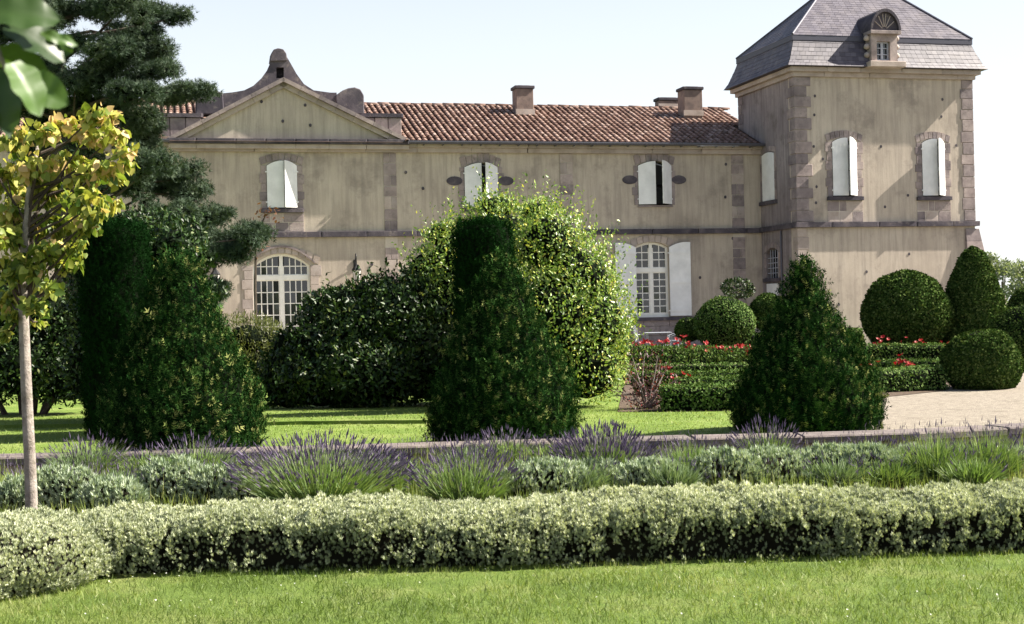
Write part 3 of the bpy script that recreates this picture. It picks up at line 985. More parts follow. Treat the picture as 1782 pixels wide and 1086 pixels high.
# sloping corner buttress below the string course
z = 0.0
while z < ZS - 0.35:
    e = min(z + 0.46, ZS - 0.20)
    def off(zz): return 0.08 + (ZS - zz) * 0.19
    bb = MB()
    x0 = UC - 0.42
    bb.add([(x0, VF - off(z) * .5, z), (UC + off(z), VF - off(z) * .5, z), (UC + off(z), VF + .6, z), (x0, VF + .6, z),
            (x0, VF - off(e) * .5, e), (UC + off(e), VF - off(e) * .5, e), (UC + off(e), VF + .6, e), (x0, VF + .6, e)],
           [(3, 2, 1, 0), (4, 5, 6, 7), (0, 1, 5, 4), (1, 2, 6, 5), (2, 3, 7, 6), (3, 0, 4, 7)])
    bb.build('buttress_stone', 'stone', tower, bevel=0.012)
    z = e
shuttered(tower, T1, 7, 38, 0.60, 0.56, v=VF)
surround(tower, T1, v=VF, wj=0.26, apron=2, keys=8)
shuttered(tower, T2, 7, 38, 0.63, 0.56, v=VF)
surround(tower, T2, v=VF, wj=0.26, apron=2, keys=8)
# side face window: single narrow board shutter and a barred opening
def side_block(a, c, z0, z1, out, dep, mat, name):
    return stone(tower, UA - out, UA + dep, a, c, z0, z1, mat, name)
for o, jw in ((S1, 0.16), (S2, 0.14)):
    z = o['z0']
    while z < o['zs'] - 0.02:
        e = min(z + random.uniform(0.3, 0.4), o['zs'])
        if o['zs'] - e < 0.15: e = o['zs']
        side_block(o['u0'] - jw, o['u0'] - .003, z + .005, e - .005, 0.022, 0.05, 'stone', 'jamb_stone')
        side_block(o['u1'] + .003, o['u1'] + jw, z + .005, e - .005, 0.022, 0.05, 'stone', 'jamb_stone')
        z = e
    n = 5
    for i in range(n):
        def P(t, d): return (o['u0'] - jw + (o['u1'] - o['u0'] + 2 * jw) * t, o['zs'] + o['rise'] * (1 - (2 * t - 1) ** 2) + d)
        t0, t1 = i / n + .01, (i + 1) / n - .01
        kb = MB().prism([P(t0, .004), P(t1, .004), P(t1, .2), P(t0, .2)], -0.024, 0.04)
        kb.v = [(UA + y, x, z) for x, y, z in kb.v]
        kb.build('arch_stone', 'stone', tower)
    side_block(o['u0'] - .2, o['u1'] + .2, o['z0'] - .14, o['z0'] - .003, 0.10, 0.2, 'stone_dark', 'sill')
sw = MB().prism([(S1['u0'], S1['z0'] + .02), (S1['u1'], S1['z0'] + .02)] + [(p[0], p[1] - .02) for p in arch(**S1)[2:]], -0.02, 0.03)
sw.v = [(UA + y, x, z) for x, y, z in sw.v]
sw.build('shutter', 'white_paint', tower)['label'] = 'narrow white board shutter on the shaded side wall'
gb = MB()
gb.box(UA + 0.24, UA + 0.30, S2['u0'], S2['u1'], S2['z0'], S2['zs'] + S2['rise'])
gw2 = gb.build('barred_window', 'dark_room', tower)
gb = MB()
for i in range(1, 5):
    vv = S2['u0'] + (S2['u1'] - S2['u0']) * i / 5
    gb.box(UA + 0.06, UA + 0.085, vv - .012, vv + .012, S2['z0'], S2['zs'] + S2['rise'] * .6)
for i in range(1, 5):
    zz = S2['z0'] + (S2['zs'] - S2['z0']) * i / 5
    gb.box(UA + 0.052, UA + 0.093, S2['u0'], S2['u1'], zz - .012, zz + .012)
gb.build('window_bar', 'dim_white_metal', gw2)
MB().box(UA - 0.07, UA + 0.02, S2['u0'] + .05, S2['u1'] - .1, S2['z0'] - 0.72, S2['z0'] - 0.2).build('meter_box', 'white_paint', tower, bevel=0.01)
dp = FS(1356, 400, UA)[0]
MB().tube([(UA - 0.06, dp - .25, ZS - .2), (UA - 0.06, dp - .25, 0.1)], 0.035, 8).build('drain_pipe', 'zinc', tower)

# ---- mansard roof
OV = 0.42
EZ, BZ, RZ = ZT + 0.07, F(1390, 66, VF + 0.2)[1], F(1480, -11, -0.6)[1]
def rect(inset, z):   # inset from the eave outline
    return [(UA - OV + inset, VF - OV + inset, z), (UC + OV - inset, VF - OV + inset, z), (UC + OV - inset, VB + OV - inset, z), (UA - OV + inset, VB + OV - inset, z)]
MBI = 0.62
prof = [(0.0, EZ), (0.14, EZ + 0.22), (0.33, EZ + 0.70), (0.50, EZ + 1.22), (MBI, BZ)]
b = MB()
vs, fs_ = [], []
for ins, z in prof:
    vs += rect(ins + 0.02, z)
for i in range(len(prof) - 1):
    for k in range(4):
        fs_.append((i * 4 + k, i * 4 + (k + 1) % 4, (i + 1) * 4 + (k + 1) % 4, (i + 1) * 4 + k))
fs_.append((3, 2, 1, 0))
b.add(vs, fs_)
up_in = MBI - 0.24
q = rect(up_in, BZ + 0.06)
q0 = rect(up_in, BZ - 0.12)
vm = (VF + VB) / 2
rl, rr_ = F(1430, -11, vm)[0], F(1556, -11, vm)[0]
b.add(q + [(rl, vm, RZ), (rr_, vm, RZ)], [(0, 1, 5, 4), (1, 2, 5), (2, 3, 4, 5), (3, 0, 4)])
b.build('roof', 'slate', tower)
MB().add(q + q0, [(i, (i + 1) % 4, (i + 1) % 4 + 4, i + 4) for i in range(4)] + [(4, 5, 6, 7)]).build('break_shade_band', 'lead_and_shade', tower)  # dark band: shade under the upper roof's overhang, put into the colour
# slates, course by course, on the three faces that show
SVS, SFS, SRN = [], [], []
def slate_face(p0, p1, p2, p3, ch, wd):
    """quad p0 p1 (bottom) p2 p3 (top); lays staggered lapped slates"""
    p0, p1, p2, p3 = map(Vector, (p0, p1, p2, p3))
    nrm = (p1 - p0).cross(p3 - p0).normalized()
    H = ((p3 + p2) / 2 - (p0 + p1) / 2).length
    nr = max(1, int(round(H / ch)))
    for r in range(nr):
        t0, t1 = r / nr, min(1.0, (r + 1.12) / nr)
        a0, a1 = p0.lerp(p3, t0), p1.lerp(p2, t0)
        b0, b1 = p0.lerp(p3, t1), p1.lerp(p2, t1)
        L = (a1 - a0).length
        x = -wd * (0.5 if r % 2 else 0.0)
        e = (a1 - a0).normalized()
        while x < L:
            w0, w1 = max(x, 0) + 0.004, min(x + wd, L) - 0.004
            if w1 - w0 > 0.02:
                k = len(SVS)
                lift = 0.010 + random.uniform(0, 0.005)
                f0, f1 = w0 / L, w1 / L
                SVS.extend([a0.lerp(a1, f0) + nrm * lift, a0.lerp(a1, f1) + nrm * (lift + random.uniform(-.004, .004)), b0.lerp(b1, f1) + nrm * 0.004, b0.lerp(b1, f0) + nrm * 0.004,
                            a0.lerp(a1, f0) - nrm * 0.002, a0.lerp(a1, f1) - nrm * 0.002])
                SFS.extend([(k, k + 1, k + 2, k + 3), (k + 4, k + 5, k + 1, k)])
                rn = random.random(); SRN.extend([rn, rn])
            x += wd
for i in range(len(prof) - 1):
    A, Bq = rect(prof[i][0], prof[i][1]), rect(prof[i + 1][0], prof[i + 1][1])
    for k in (0, 1, 3):
        slate_face(A[k], A[(k + 1) % 4], Bq[(k + 1) % 4], Bq[k], 0.16, 0.22)
hl, hr = (rl, vm, RZ), (rr_, vm, RZ)
slate_face(q[0], q[1], hr, hl, 0.17, 0.24)
slate_face(q[3], q[0], hl, hl, 0.17, 0.24)
slate_face(q[1], q[2], hr, hr, 0.17, 0.24)
me = bpy.data.meshes.new('slates')
me.from_pydata([tuple(v) for v in SVS], [], SFS)
me.attributes.new('rnd', 'FLOAT', 'FACE').data.foreach_set('value', SRN)
me.materials.append(MATS['slate'])
tag(link(bpy.data.objects.new('slate_cladding', me), tower), kind='stuff')
for a, c in ((q[0], hl), (q[1], hr), (q[3], hl), (q[2], hr), (hl, hr)):
    MB().tube([Vector(a) + Vector((0, 0, .03)), Vector(c) + Vector((0, 0, .03))], 0.04, 6).build('hip_flashing', 'lead_and_shade', tower)

# ---- stone dormer with half-round head
dv = VF - 0.44
D = lambda x, y: F(x, y, dv)
dm = MB()
d0, d1 = D(1517, 106)[0], D(1562, 106)[0]
zb, zt = D(1540, 107)[1], D(1540, 60)[1]
wo_ = op(1526, 1549, 70, 72, 105, F, dv)
wo_['rise'] = 0.0001
hole = [(wo_['u0'], wo_['z0']), (wo_['u1'], wo_['z0']), (wo_['u1'], wo_['zs']), (wo_['u0'], wo_['zs'])]
dorm = dm.prism([(d0, zb - .1), (d1, zb - .1), (d1, zt), (d0, zt)], dv, dv + 0.30, [hole]).box(d0, d0 + .2, dv + .301, dv + 1.6, zb - .1, zt).box(d1 - .2, d1, dv + .301, dv + 1.6, zb - .1, zt).build('dormer', 'stone', tower)
cu, rad = (D(1512, 58)[0] + D(1565, 58)[0]) / 2, (D(1565, 58)[0] - D(1512, 58)[0]) / 2
hz = zt + 0.0
def disc(r, dz=0.0, n=18, k=1.35): return [(cu + r * math.cos(t), hz + dz + r * k * math.sin(t)) for t in np.linspace(0, math.pi, n)]
MB().prism(disc(rad * 0.90, 0.10), dv - 0.02, dv + 1.4).build('dormer_head', 'stone_dark', dorm)
MB().prism(disc(rad, 0.09) + list(reversed(disc(rad * 0.86, 0.09))), dv - 0.14, dv + 1.5).build('dormer_arch_mould', 'stone_dark', dorm)
MB().box(cu - rad, cu + rad, dv - 0.15, dv + 0.4, hz + 0.0, hz + 0.12).build('dormer_cornice', 'stone', dorm, bevel=0.01)
for ang in (35, 60, 82, 98, 120, 145):
    t = R(ang)
    MB().tube([(cu + 0.10 * math.cos(t), dv - .03, hz + .13 + .14 * math.sin(t)), (cu + rad * .78 * math.cos(t), dv - .03, hz + .1 + rad * .78 * 1.35 * math.sin(t))], 0.018, 5).build('sunray', 'stone_pale', dorm)
MB().box(cu - rad - .08, cu + rad + .12, dv - 0.22, dv + 0.3, zb - 0.22, zb - 0.02).build('dormer_sill', 'stone_pale', dorm, bevel=0.015)
for s, x in ((-1, d0), (1, d1)):
    for j in range(3):
        c = (x + s * 0.07, dv + 0.2, zb + 0.25 + j * 0.3)
        MB().lathe([(0.01, -.11), (0.10, -.07), (0.12, 0), (0.09, .07), (0.01, .11)], 8, c).build('scroll_boss', 'stone_pale', dorm, smooth=True)
b = MB()
u0, u1, z0, z1 = wo_['u0'], wo_['u1'], wo_['z0'], wo_['zs']
m = (u0 + u1) / 2
b.box(u0, u0 + .05, dv + .12, dv + .17, z0, z1).box(u1 - .05, u1, dv + .12, dv + .17, z0, z1).box(m - .045, m + .045, dv + .115, dv + .165, z0, z1).box(u0 + .05, u1 - .05, dv + .121, dv + .169, z0, z0 + .06).box(u0 + .05, u1 - .05, dv + .121, dv + .169, z1 - .05, z1)
for j in (1, 2):
    zz = z0 + (z1 - z0) * j / 3
    b.box(u0 + .05, u1 - .05, dv + .125, dv + .16, zz - .015, zz + .015)
dw = b.build('dormer_window', 'dim_white_metal', dorm)
dgo = MB().box(u0 + .02, u1 - .02, dv + .18, dv + .19, z0, z1).build('dormer_glass', 'glass', dorm)
for (x, y) in ((1418, 167), (1417, 200), (1416, 255), (1432, 277), (1421, 325), (1533, 255), (1640, 173), (1664, 253), (1638, 203), (1580, 340), (1540, 360), (1582, 442), (1508, 473), (1460, 530), (1420, 353)):
    u, z = F(x, y, VF)
    MB().prism([(u + 0.045 * math.cos(t), z + 0.055 * math.sin(t)) for t in np.linspace(0, 2 * math.pi, 8)[:-1]], VF - 0.012, VF + 0.02).build('putlog_spot', 'stone_dark', tower)  # dark disc painted in place of a shaded putlog hole
bpy.data.objects.remove(side)


# ================================================================ FOLIAGE TOOLS
def unit(a):
    return a / np.maximum(np.linalg.norm(a, axis=1, keepdims=True), 1e-9)

def fnoise(p, s=1.0, seed=0):
    """cheap smooth 3-D noise, roughly -1..1"""
    r = np.random.default_rng(seed)
    out = np.zeros(len(p))
    for k in range(6):
        d = r.normal(size=3); d /= np.linalg.norm(d)
        f = s * (0.7 + 0.9 * k * 0.5)
        q = p + 0.35 * np.sin(p[:, [1, 2, 0]] * s * 1.7 + r.uniform(0, 6, 3))
        out += np.sin(q @ d * f * 2.2 + r.uniform(0, 6.28)) / (1 + 0.35 * k)
    return out / 2.6

TM = {}
def tmpl(name, verts, faces):
    TM[name] = (np.array(verts, float), faces)
tmpl('leaf', [(0, 0, 0), (-.24, .42, .06), (0, 1, -.06), (.24, .42, .06)], [(0, 3, 2), (0, 2, 1)])
tmpl('narrow', [(0, 0, 0), (-.11, .4, .03), (0, 1, 0), (.11, .4, .03)], [(0, 3, 2), (0, 2, 1)])
v_, f_ = [], []
for i, y in enumerate((0.0, 0.28, 0.56)):
    for s in (-1, 1):
        k = len(v_); v_ += [(0, y, 0), (s * .30, y + .26, .05 * (1 - 2 * (i % 2))), (s * .05, y + .17, .02)]; f_.append((k, k + 1, k + 2))
k = len(v_); v_ += [(-.07, .62, 0), (0, 1.05, 0.03), (.07, .62, 0)]; f_.append((k, k + 1, k + 2))
k = len(v_); v_ += [(0, .1, -.22), (0, .45, .02), (0, .25, -.05)]; f_.append((k, k + 1, k + 2))
k = len(v_); v_ += [(0, .1, .24), (0, .55, .02), (0, .3, .04)]; f_.append((k, k + 1, k + 2))
tmpl('yew_sprig', v_, f_)
v_, f_ = [], []
for a, y, t in ((0, .1, .7), (2.1, .25, .6), (4.2, .35, .6), (1.0, .55, .4), (3.3, .6, .4)):
    d = np.array([math.cos(a) * t, 1 - t * .5, math.sin(a) * t]); d /= np.linalg.norm(d)
    sd = np.cross(d, [math.sin(a), 0.2, -math.cos(a)]); sd /= np.linalg.norm(sd)
    o = np.array([0, y * .5, 0]); k = len(v_)
    v_ += [tuple(o + d * .04 + sd * .15), tuple(o + d * .6), tuple(o + d * .1 - sd * .15)]
    f_.append((k, k + 1, k + 2))
tmpl('cluster', v_, f_)
v_, f_ = [], []
rr = random.Random(3)
for i in range(6):
    a, t = i * 2.4, 0.25 + 0.75 * (i / 6)
    d = np.array([math.cos(a) * t, 1.05 - t * .8, math.sin(a) * t]); d /= np.linalg.norm(d)
    sd = np.cross(d, [0.3, 0.2, 0.9]); sd /= np.linalg.norm(sd)
    k = len(v_); o = d * .05
    v_ += [tuple(o - sd * .065), tuple(o + sd * .065), tuple(d * (.7 + .3 * rr.random()))]; f_.append((k, k + 1, k + 2))
tmpl('tuft', v_, f_)
v_, f_ = [], []
for i in range(6):
    a = i * 1.05 + .3; t = .38 if i else 0.0
    d = np.array([math.cos(a) * t, 1, math.sin(a) * t]); d /= np.linalg.norm(d)
    sd = np.cross(d, [math.sin(a * 2), .1, math.cos(a * 2)]); sd /= np.linalg.norm(sd)
    L = 1.0 if i == 0 else .6 + .07 * i; k = len(v_)
    v_ += [tuple(d * L * .25 + sd * .15), tuple(d * L), tuple(d * L * .35 - sd * .15)]; f_.append((k, k + 1, k + 2))
tmpl('santolina', v_, f_)
tmpl('heart', [(0, 0, 0), (-.30, -.10, .04), (-.47, .22, .07), (-.30, .62, .02), (0, 1.02, -.12), (.30, .62, .02), (.47, .22, .07), (.30, -.10, .04), (0, .45, -.03)],
     [(0, 8, 2, 1), (8, 4, 3, 2), (0, 7, 6, 8), (8, 6, 5, 4)])
tmpl('blade', [(-.035, 0, 0), (.035, 0, 0), (.025, .55, .03), (-.025, .55, .03), (0, 1, .16)], [(0, 1, 2, 3), (3, 2, 4)])
tmpl('spike', [(0, 0, 0), (.06, .35, 0), (0, 1, 0), (-.06, .35, 0), (0, .35, .06), (0, .35, -.06)], [(0, 1, 2, 3), (0, 4, 2, 5)])
v_, f_ = [], []
for i in range(6):
    a = i * math.pi / 3
    k = len(v_); c, s = math.cos(a), math.sin(a); c2, s2 = math.cos(a + .5), math.sin(a + .5); c3, s3 = math.cos(a - .5), math.sin(a - .5)
    v_ += [(0, 0, 0), (.36 * c2, .18, .36 * s2), (.6 * c, .32, .6 * s), (.36 * c3, .18, .36 * s3)]; f_.append((k, k + 1, k + 2, k + 3))
tmpl('bloom', v_, f_)

def foliage(name, mat, parent, pos, nrm, size, t='leaf', w=(1.0, 0.3, 0.6), rnd=None, face=(1.0, 0.5), up=(0, 0, 1), wide=1.0):
    """one mesh made of many small leaves at pos, growing roughly along nrm"""
    pos = np.asarray(pos, float); N = len(pos)
    V, Fs = TM[t]
    V = V * np.array([wide, 1, wide])
    nrm = unit(np.asarray(nrm, float))
    d = unit(nrm * w[0] + np.array(up, float) * w[1] + rng.normal(size=(N, 3)) * w[2])
    fn = unit(nrm * face[0] + rng.normal(size=(N, 3)) * face[1] + 1e-3)
    x = unit(np.cross(d, fn)); z = np.cross(x, d)
    size = np.broadcast_to(np.asarray(size, float), (N,))
    P = pos[:, None, :] + size[:, None, None] * (V[None, :, 0:1] * x[:, None, :] + V[None, :, 1:2] * d[:, None, :] + V[None, :, 2:3] * z[:, None, :])
    K = len(V)
    fl = np.array([i for f in Fs for i in f]); tot = np.array([len(f) for f in Fs])
    loops = (fl[None, :] + K * np.arange(N)[:, None]).ravel()
    tots = np.tile(tot, N)
    starts = np.concatenate(([0], np.cumsum(tots)[:-1]))
    me = bpy.data.meshes.new(name)
    me.vertices.add(N * K); me.vertices.foreach_set('co', P.astype(np.float32).ravel())
    me.loops.add(len(loops)); me.loops.foreach_set('vertex_index', loops.astype(np.int32))
    me.polygons.add(len(tots)); me.polygons.foreach_set('loop_start', starts.astype(np.int32))
    me.update(calc_edges=True)
    if rnd is None: rnd = rng.random(N)
    me.attributes.new('rnd', 'FLOAT', 'FACE').data.foreach_set('value', np.repeat(np.clip(rnd, 0, 1), len(Fs)).astype(np.float32))
    me.materials.append(MATS[mat])
    o = link(bpy.data.objects.new(name, me), parent)
    o['kind'] = 'stuff'
    return o

def lump_points(lumps, N, shell=(0.82, 1.06), low=-0.8, keep_in=0.8):
    """points near the surface of a union of ellipsoids"""
    C = np.array([l[0] for l in lumps], float); Rr = np.array([l[1] for l in lumps], float)
    area = (Rr[:, 0] * Rr[:, 1] + Rr[:, 0] * Rr[:, 2] + Rr[:, 1] * Rr[:, 2])
    idx = rng.choice(len(lumps), size=int(N * 1.8), p=area / area.sum())
    d = unit(rng.normal(size=(len(idx), 3)))
    ok = d[:, 2] > low
    idx, d = idx[ok], d[ok]
    r = rng.uniform(shell[0], shell[1], len(idx))
    pos = C[idx] + d * Rr[idx] * r[:, None]
    nr = unit(d / Rr[idx])
    keep = np.ones(len(pos), bool)
    for k in range(len(lumps)):
        q = np.linalg.norm((pos - C[k]) / Rr[k], axis=1)
        keep &= (q > keep_in) | (idx == k)
    pos, nr = pos[keep], nr[keep]
    return pos[:N], nr[:N]

def shoots(lumps, k, length, m=9, upw=.7):
    """short leafy twigs that stick out of a crown"""
    p, n = lump_points(lumps, k, (.9, 1.02), -.35, .95)
    d = unit(n * .6 + np.array([0, 0, upw]) + rng.normal(size=n.shape) * .3)
    L = rng.uniform(length[0], length[1], len(p))
    t = np.linspace(.1, 1, m)
    pos = (p[:, None, :] + d[:, None, :] * (L[:, None] * t[None, :])[:, :, None]).reshape(-1, 3)
    side = unit(rng.normal(size=pos.shape)) * .7 + np.repeat(d, m, 0)
    return pos, side

def lump_core(name, lumps, parent, k=0.78, mat='shade_core'):
    b = MB()
    for c, r in lumps:
        pr = [(math.sin(t) * k, -math.cos(t) * k) for t in np.linspace(0.05, math.pi - .05, 8)]
        q = MB().lathe(pr, 12)
        b.add([(c[0] + p[0] * r[0] * random.uniform(.92, 1.05), c[1] + p[1] * r[1] * random.uniform(.92, 1.05), max(0.0, c[2] + p[2] * r[2])) for p in q.v], q.f)
    return b.build(name, mat, parent)

def revolve_points(prof, N):
    """area-weighted points on a turned shape; prof = [(r, z)] bottom to top"""
    pr = np.array(prof, float)
    a, c = pr[:-1], pr[1:]
    L = np.linalg.norm(c - a, axis=1); ar = L * (a[:, 0] + c[:, 0]) + 1e-6
    i = rng.choice(len(a), size=N, p=ar / ar.sum())
    t = rng.random(N)
    r = a[i, 0] + (c[i, 0] - a[i, 0]) * t; z = a[i, 1] + (c[i, 1] - a[i, 1]) * t
    th = rng.uniform(0, 2 * math.pi, N)
    dr, dz = (c - a)[i, 0], (c - a)[i, 1]
    nr, nz = dz / L[i], -dr / L[i]
    return np.stack([r * np.cos(th), r * np.sin(th), z], 1), np.stack([nr * np.cos(th), nr * np.sin(th), nz], 1)

# ================================================================ LOW WALL
lw = thing('low_wall', 'long low garden wall with weathered grey coping behind the lavender bed', 'wall', (0, 0, 0))
pth = WALL_F
cum = [0]
for a, c in zip(pth[:-1], pth[1:]): cum.append(cum[-1] + (c - a).length)
def along(s, path=None, cm=None):
    path = path or pth; cm = cm or cum
    s = max(0, min(s, cm[-1] - 1e-4))
    for i in range(len(cm) - 1):
        if cm[i] <= s <= cm[i + 1]:
            t = (s - cm[i]) / (cm[i + 1] - cm[i])
            p = path[i].lerp(path[i + 1], t); d = (path[i + 1] - path[i]).normalized()
            return p, d
s = 0.0
while s < cum[-1] - 0.1:
    e = min(s + random.uniform(1.0, 1.7), cum[-1])
    p0, d0 = along(s + 0.004); p1, d1 = along(e - 0.004)
    n = Vector((-d0.y, d0.x, 0))
    q = [p0, p1, p1 + n * 0.44, p0 + n * 0.44]
    dz = random.uniform(-.006, .006)
    bb = MB().add([(p.x, p.y, WALL_H - 0.085 + dz) for p in q] + [(p.x, p.y, WALL_H + dz) for p in q], [(3, 2, 1, 0), (4, 5, 6, 7), (0, 1, 5, 4), (1, 2, 6, 5), (2, 3, 7, 6), (3, 0, 4, 7)])
    bb.build('coping_stone', 'coping_stone', lw, bevel=0.015)
    q = [p0 + n * .05, p1 + n * .05, p1 + n * 0.38, p0 + n * 0.38]
    MB().add([(p.x, p.y, -0.03) for p in q] + [(p.x, p.y, WALL_H - 0.087 + dz) for p in q], [(3, 2, 1, 0), (4, 5, 6, 7), (0, 1, 5, 4), (1, 2, 6, 5), (2, 3, 7, 6), (3, 0, 4, 7)]).build('wall_stone', 'stone', lw)
    s = e

# ================================================================ YEWS behind the wall
def yew(px, prof_px, Y, label, n=15000, lean=0.0):
    """prof_px: [(y, half-width)] top to bottom in photo pixels"""
    base = AT(px, 760, Y); x0 = base.x
    t = thing('yew_bush', label, 'yew', (x0, Y, 0), 0, 'cone-shaped yews along the low wall')
    pr = []
    for y, hw in reversed(prof_px):
        z = AT(px, y, Y).z
        pr.append((M(hw, Y), max(0.02, z)))
    pr[0] = (pr[0][0], 0.03)
    pos, nr = revolve_points(pr + [(0.02, pr[-1][1] + 0.02)], n)
    ns = fnoise(pos, 3.2, 5) * 0.075 + fnoise(pos, 9, 6) * 0.03
    pos += nr * (ns[:, None] + rng.uniform(-.09, .03, (n, 1)))
    out = rng.random(n) < .05
    pos[out] += nr[out] * rng.uniform(.02, .09, (out.sum(), 1))
    pos[:, 2] = np.maximum(pos[:, 2], 0.02)
    rn = rng.random(n) * 0.86
    tips = rng.random(n) < 0.085 * (0.4 + 0.6 * (fnoise(pos, 2.0, 9) > -0.1))
    rn[tips] = rng.uniform(.9, 1, tips.sum())
    foliage('foliage', 'yew', t, pos, nr, rng.uniform(.05, .10, n) * np.where(rng.random(n) < .15, 1.5, 1.0), 'yew_sprig', (0.2, 0.85, 0.4), rn, face=(1.0, .28))
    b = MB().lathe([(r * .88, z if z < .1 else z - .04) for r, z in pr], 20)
    b.build('dark_shade_shell', 'shade_core', t)
    MB().tube([(0, 0, -.05), (0.02, 0, .6), (0, 0.02, 1.2)], [.09, .07, .03], 8).build('trunk', 'dark_bark', t)
    return t
yew(318, [(447, 16), (458, 24), (480, 34), (520, 52), (560, 68), (600, 88), (650, 112), (700, 131), (735, 138), (765, 134), (785, 124)], 15.0, 'rounded cone yew nearest the thin-trunked young tree')
yew(878, [(452, 14), (462, 20), (490, 32), (520, 46), (560, 66), (600, 86), (650, 108), (700, 124), (735, 127), (765, 121), (775, 117)], 16.0, 'dark cone yew standing in front of the big light-green bush')
yew(1406, [(462, 14), (470, 20), (500, 27), (530, 40), (560, 58), (600, 82), (650, 106), (700, 124), (725, 126), (745, 120), (755, 116)], 17.0, 'dark cone yew beside the gravel court with yellow-tipped shoots')

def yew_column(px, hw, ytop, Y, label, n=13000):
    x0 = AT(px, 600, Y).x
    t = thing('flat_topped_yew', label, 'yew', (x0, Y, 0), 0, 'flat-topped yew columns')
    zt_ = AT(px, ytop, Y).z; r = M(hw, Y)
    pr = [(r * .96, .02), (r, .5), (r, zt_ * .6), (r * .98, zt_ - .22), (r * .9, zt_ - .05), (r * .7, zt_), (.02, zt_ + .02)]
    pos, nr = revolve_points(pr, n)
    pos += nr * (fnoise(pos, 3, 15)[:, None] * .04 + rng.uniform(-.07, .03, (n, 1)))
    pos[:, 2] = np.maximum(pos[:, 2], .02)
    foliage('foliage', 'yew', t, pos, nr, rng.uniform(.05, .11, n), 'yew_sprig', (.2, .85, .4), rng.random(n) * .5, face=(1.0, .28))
    MB().lathe([(a * .9, max(b - .04, .02)) for a, b in pr], 18).build('dark_shade_shell', 'shade_core', t)
    MB().tube([(0, 0, -.05), (0, 0, zt_ * .7)], [.1, .05], 8).build('trunk', 'dark_bark', t)
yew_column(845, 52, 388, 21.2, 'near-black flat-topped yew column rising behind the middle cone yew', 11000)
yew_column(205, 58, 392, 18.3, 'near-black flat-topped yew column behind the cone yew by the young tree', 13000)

# ================================================================ CLIPPED TOPIARY
def topiary(name, label, px, base_Y, prof, leaf='clipped_yew', n=9000, size=(.03, .055), group=None, cat='topiary', jit=0.034):
    """prof in metres [(r,z)] bottom to top"""
    x0 = AT(px, 560, base_Y).x
    t = thing(name, label, cat, (x0, base_Y, 0), 0, group)
    pos, nr = revolve_points(prof, n)
    pos += nr * (fnoise(pos, 2.0, 3)[:, None] * jit * 1.6 + rng.uniform(-.014, .010, (n, 1)))
    pos[:, 2] = np.maximum(pos[:, 2], 0.01)
    foliage('foliage', leaf, t, pos, nr, rng.uniform(size[0], size[1], n), 'leaf', (0.06, 0.15, 0.9), rng.random(n) ** 1.2, wide=1.5, face=(1.0, .13))
    MB().lathe([(max(r - .045, 0.01), z) for r, z in prof], 24).build('dark_shade_shell', 'shade_core', t)
    MB().tube([(0, 0, -.05), (0, 0, prof[-1][1] * .6)], [.08, .04], 8).build('trunk', 'dark_bark', t)
    return t
def ball(rx, zc, rz, zlow=0.0, n=14):
    out = []
    for t in np.linspace(-math.pi / 2, math.pi / 2, n):
        z = zc + rz * math.sin(t)
        if z >= zlow: out.append((max(rx * math.cos(t), .01), z))
    if out[0][1] > zlow + 0.01 and zlow == 0.0 and zc - rz < 0:
        t = math.asin((0.0 - zc) / rz); out.insert(0, (rx * math.cos(t), 0.0))
    return out
def zat(px, py, Y): return AT(px, py, Y).z
Yb = 38.0
topiary('topiary_ball', 'largest clipped ball of yew against the tower wall', 1578, Yb, ball(M(74, Yb), zat(1578, 545, Yb), zat(1578, 473, Yb) - zat(1578, 545, Yb)), n=30000, size=(.055, .10))
cz = zat(1697, 430, Yb)
topiary('topiary_cone', 'tall clipped round-topped cone of yew at the tower corner', 1696, Yb,
        [(M(62, Yb), 0.0), (M(61, Yb), .35), (M(55, Yb), cz * .33), (M(46, Yb), cz * .55), (M(36, Yb), cz * .73), (M(26, Yb), cz * .87), (M(15, Yb), cz * .96), (.02, cz)], n=32000, size=(.055, .10))
Yd = 24.3
dz_ = zat(1710, 575, Yd)
topiary('topiary_dome', 'low clipped dome of yew standing on the gravel edge', 1710, Yd, ball(M(66, Yd), dz_ * .42, dz_ * .58), n=30000, size=(.035, .065))
Yr = 30.0
topiary('topiary_ball', 'clipped yew ball between the low dome and the frame of trees', 1790, Yr, ball(M(66, Yr), zat(1790, 592, Yr), zat(1790, 530, Yr) - zat(1790, 592, Yr)), n=14000, size=(.035, .06))
topiary('topiary_ball', 'clipped ball half hidden behind another ball right of the cone', 1796, 42.0, ball(M(44, 42), 1.0, zat(1790, 502, 42) - 1.0), n=7000, size=(.05, .085))
Yf = 40.5
bl = [(1262, 51, 518, 'light green box ball below the French window shutter', Yf, 'box_leaf'),
      (1341, 35, 513, 'darker box ball beside the tower side wall', Yf + 1.0, 'clipped_yew'),
      (1197, 22, 553, 'small dark box ball at the foot of the French window', Yf + 0.6, 'clipped_yew')]
for px, hw, yt, lab, Y, lf in bl:
    zt_ = zat(px, yt, Y); r = M(hw, Y)
    topiary('box_ball', lab, px, Y, ball(r, max(zt_ - r * .9, .35), min(r * .9, zt_ - .35)), leaf=lf, n=9000 if hw > 30 else 4000, size=(.045, .075))
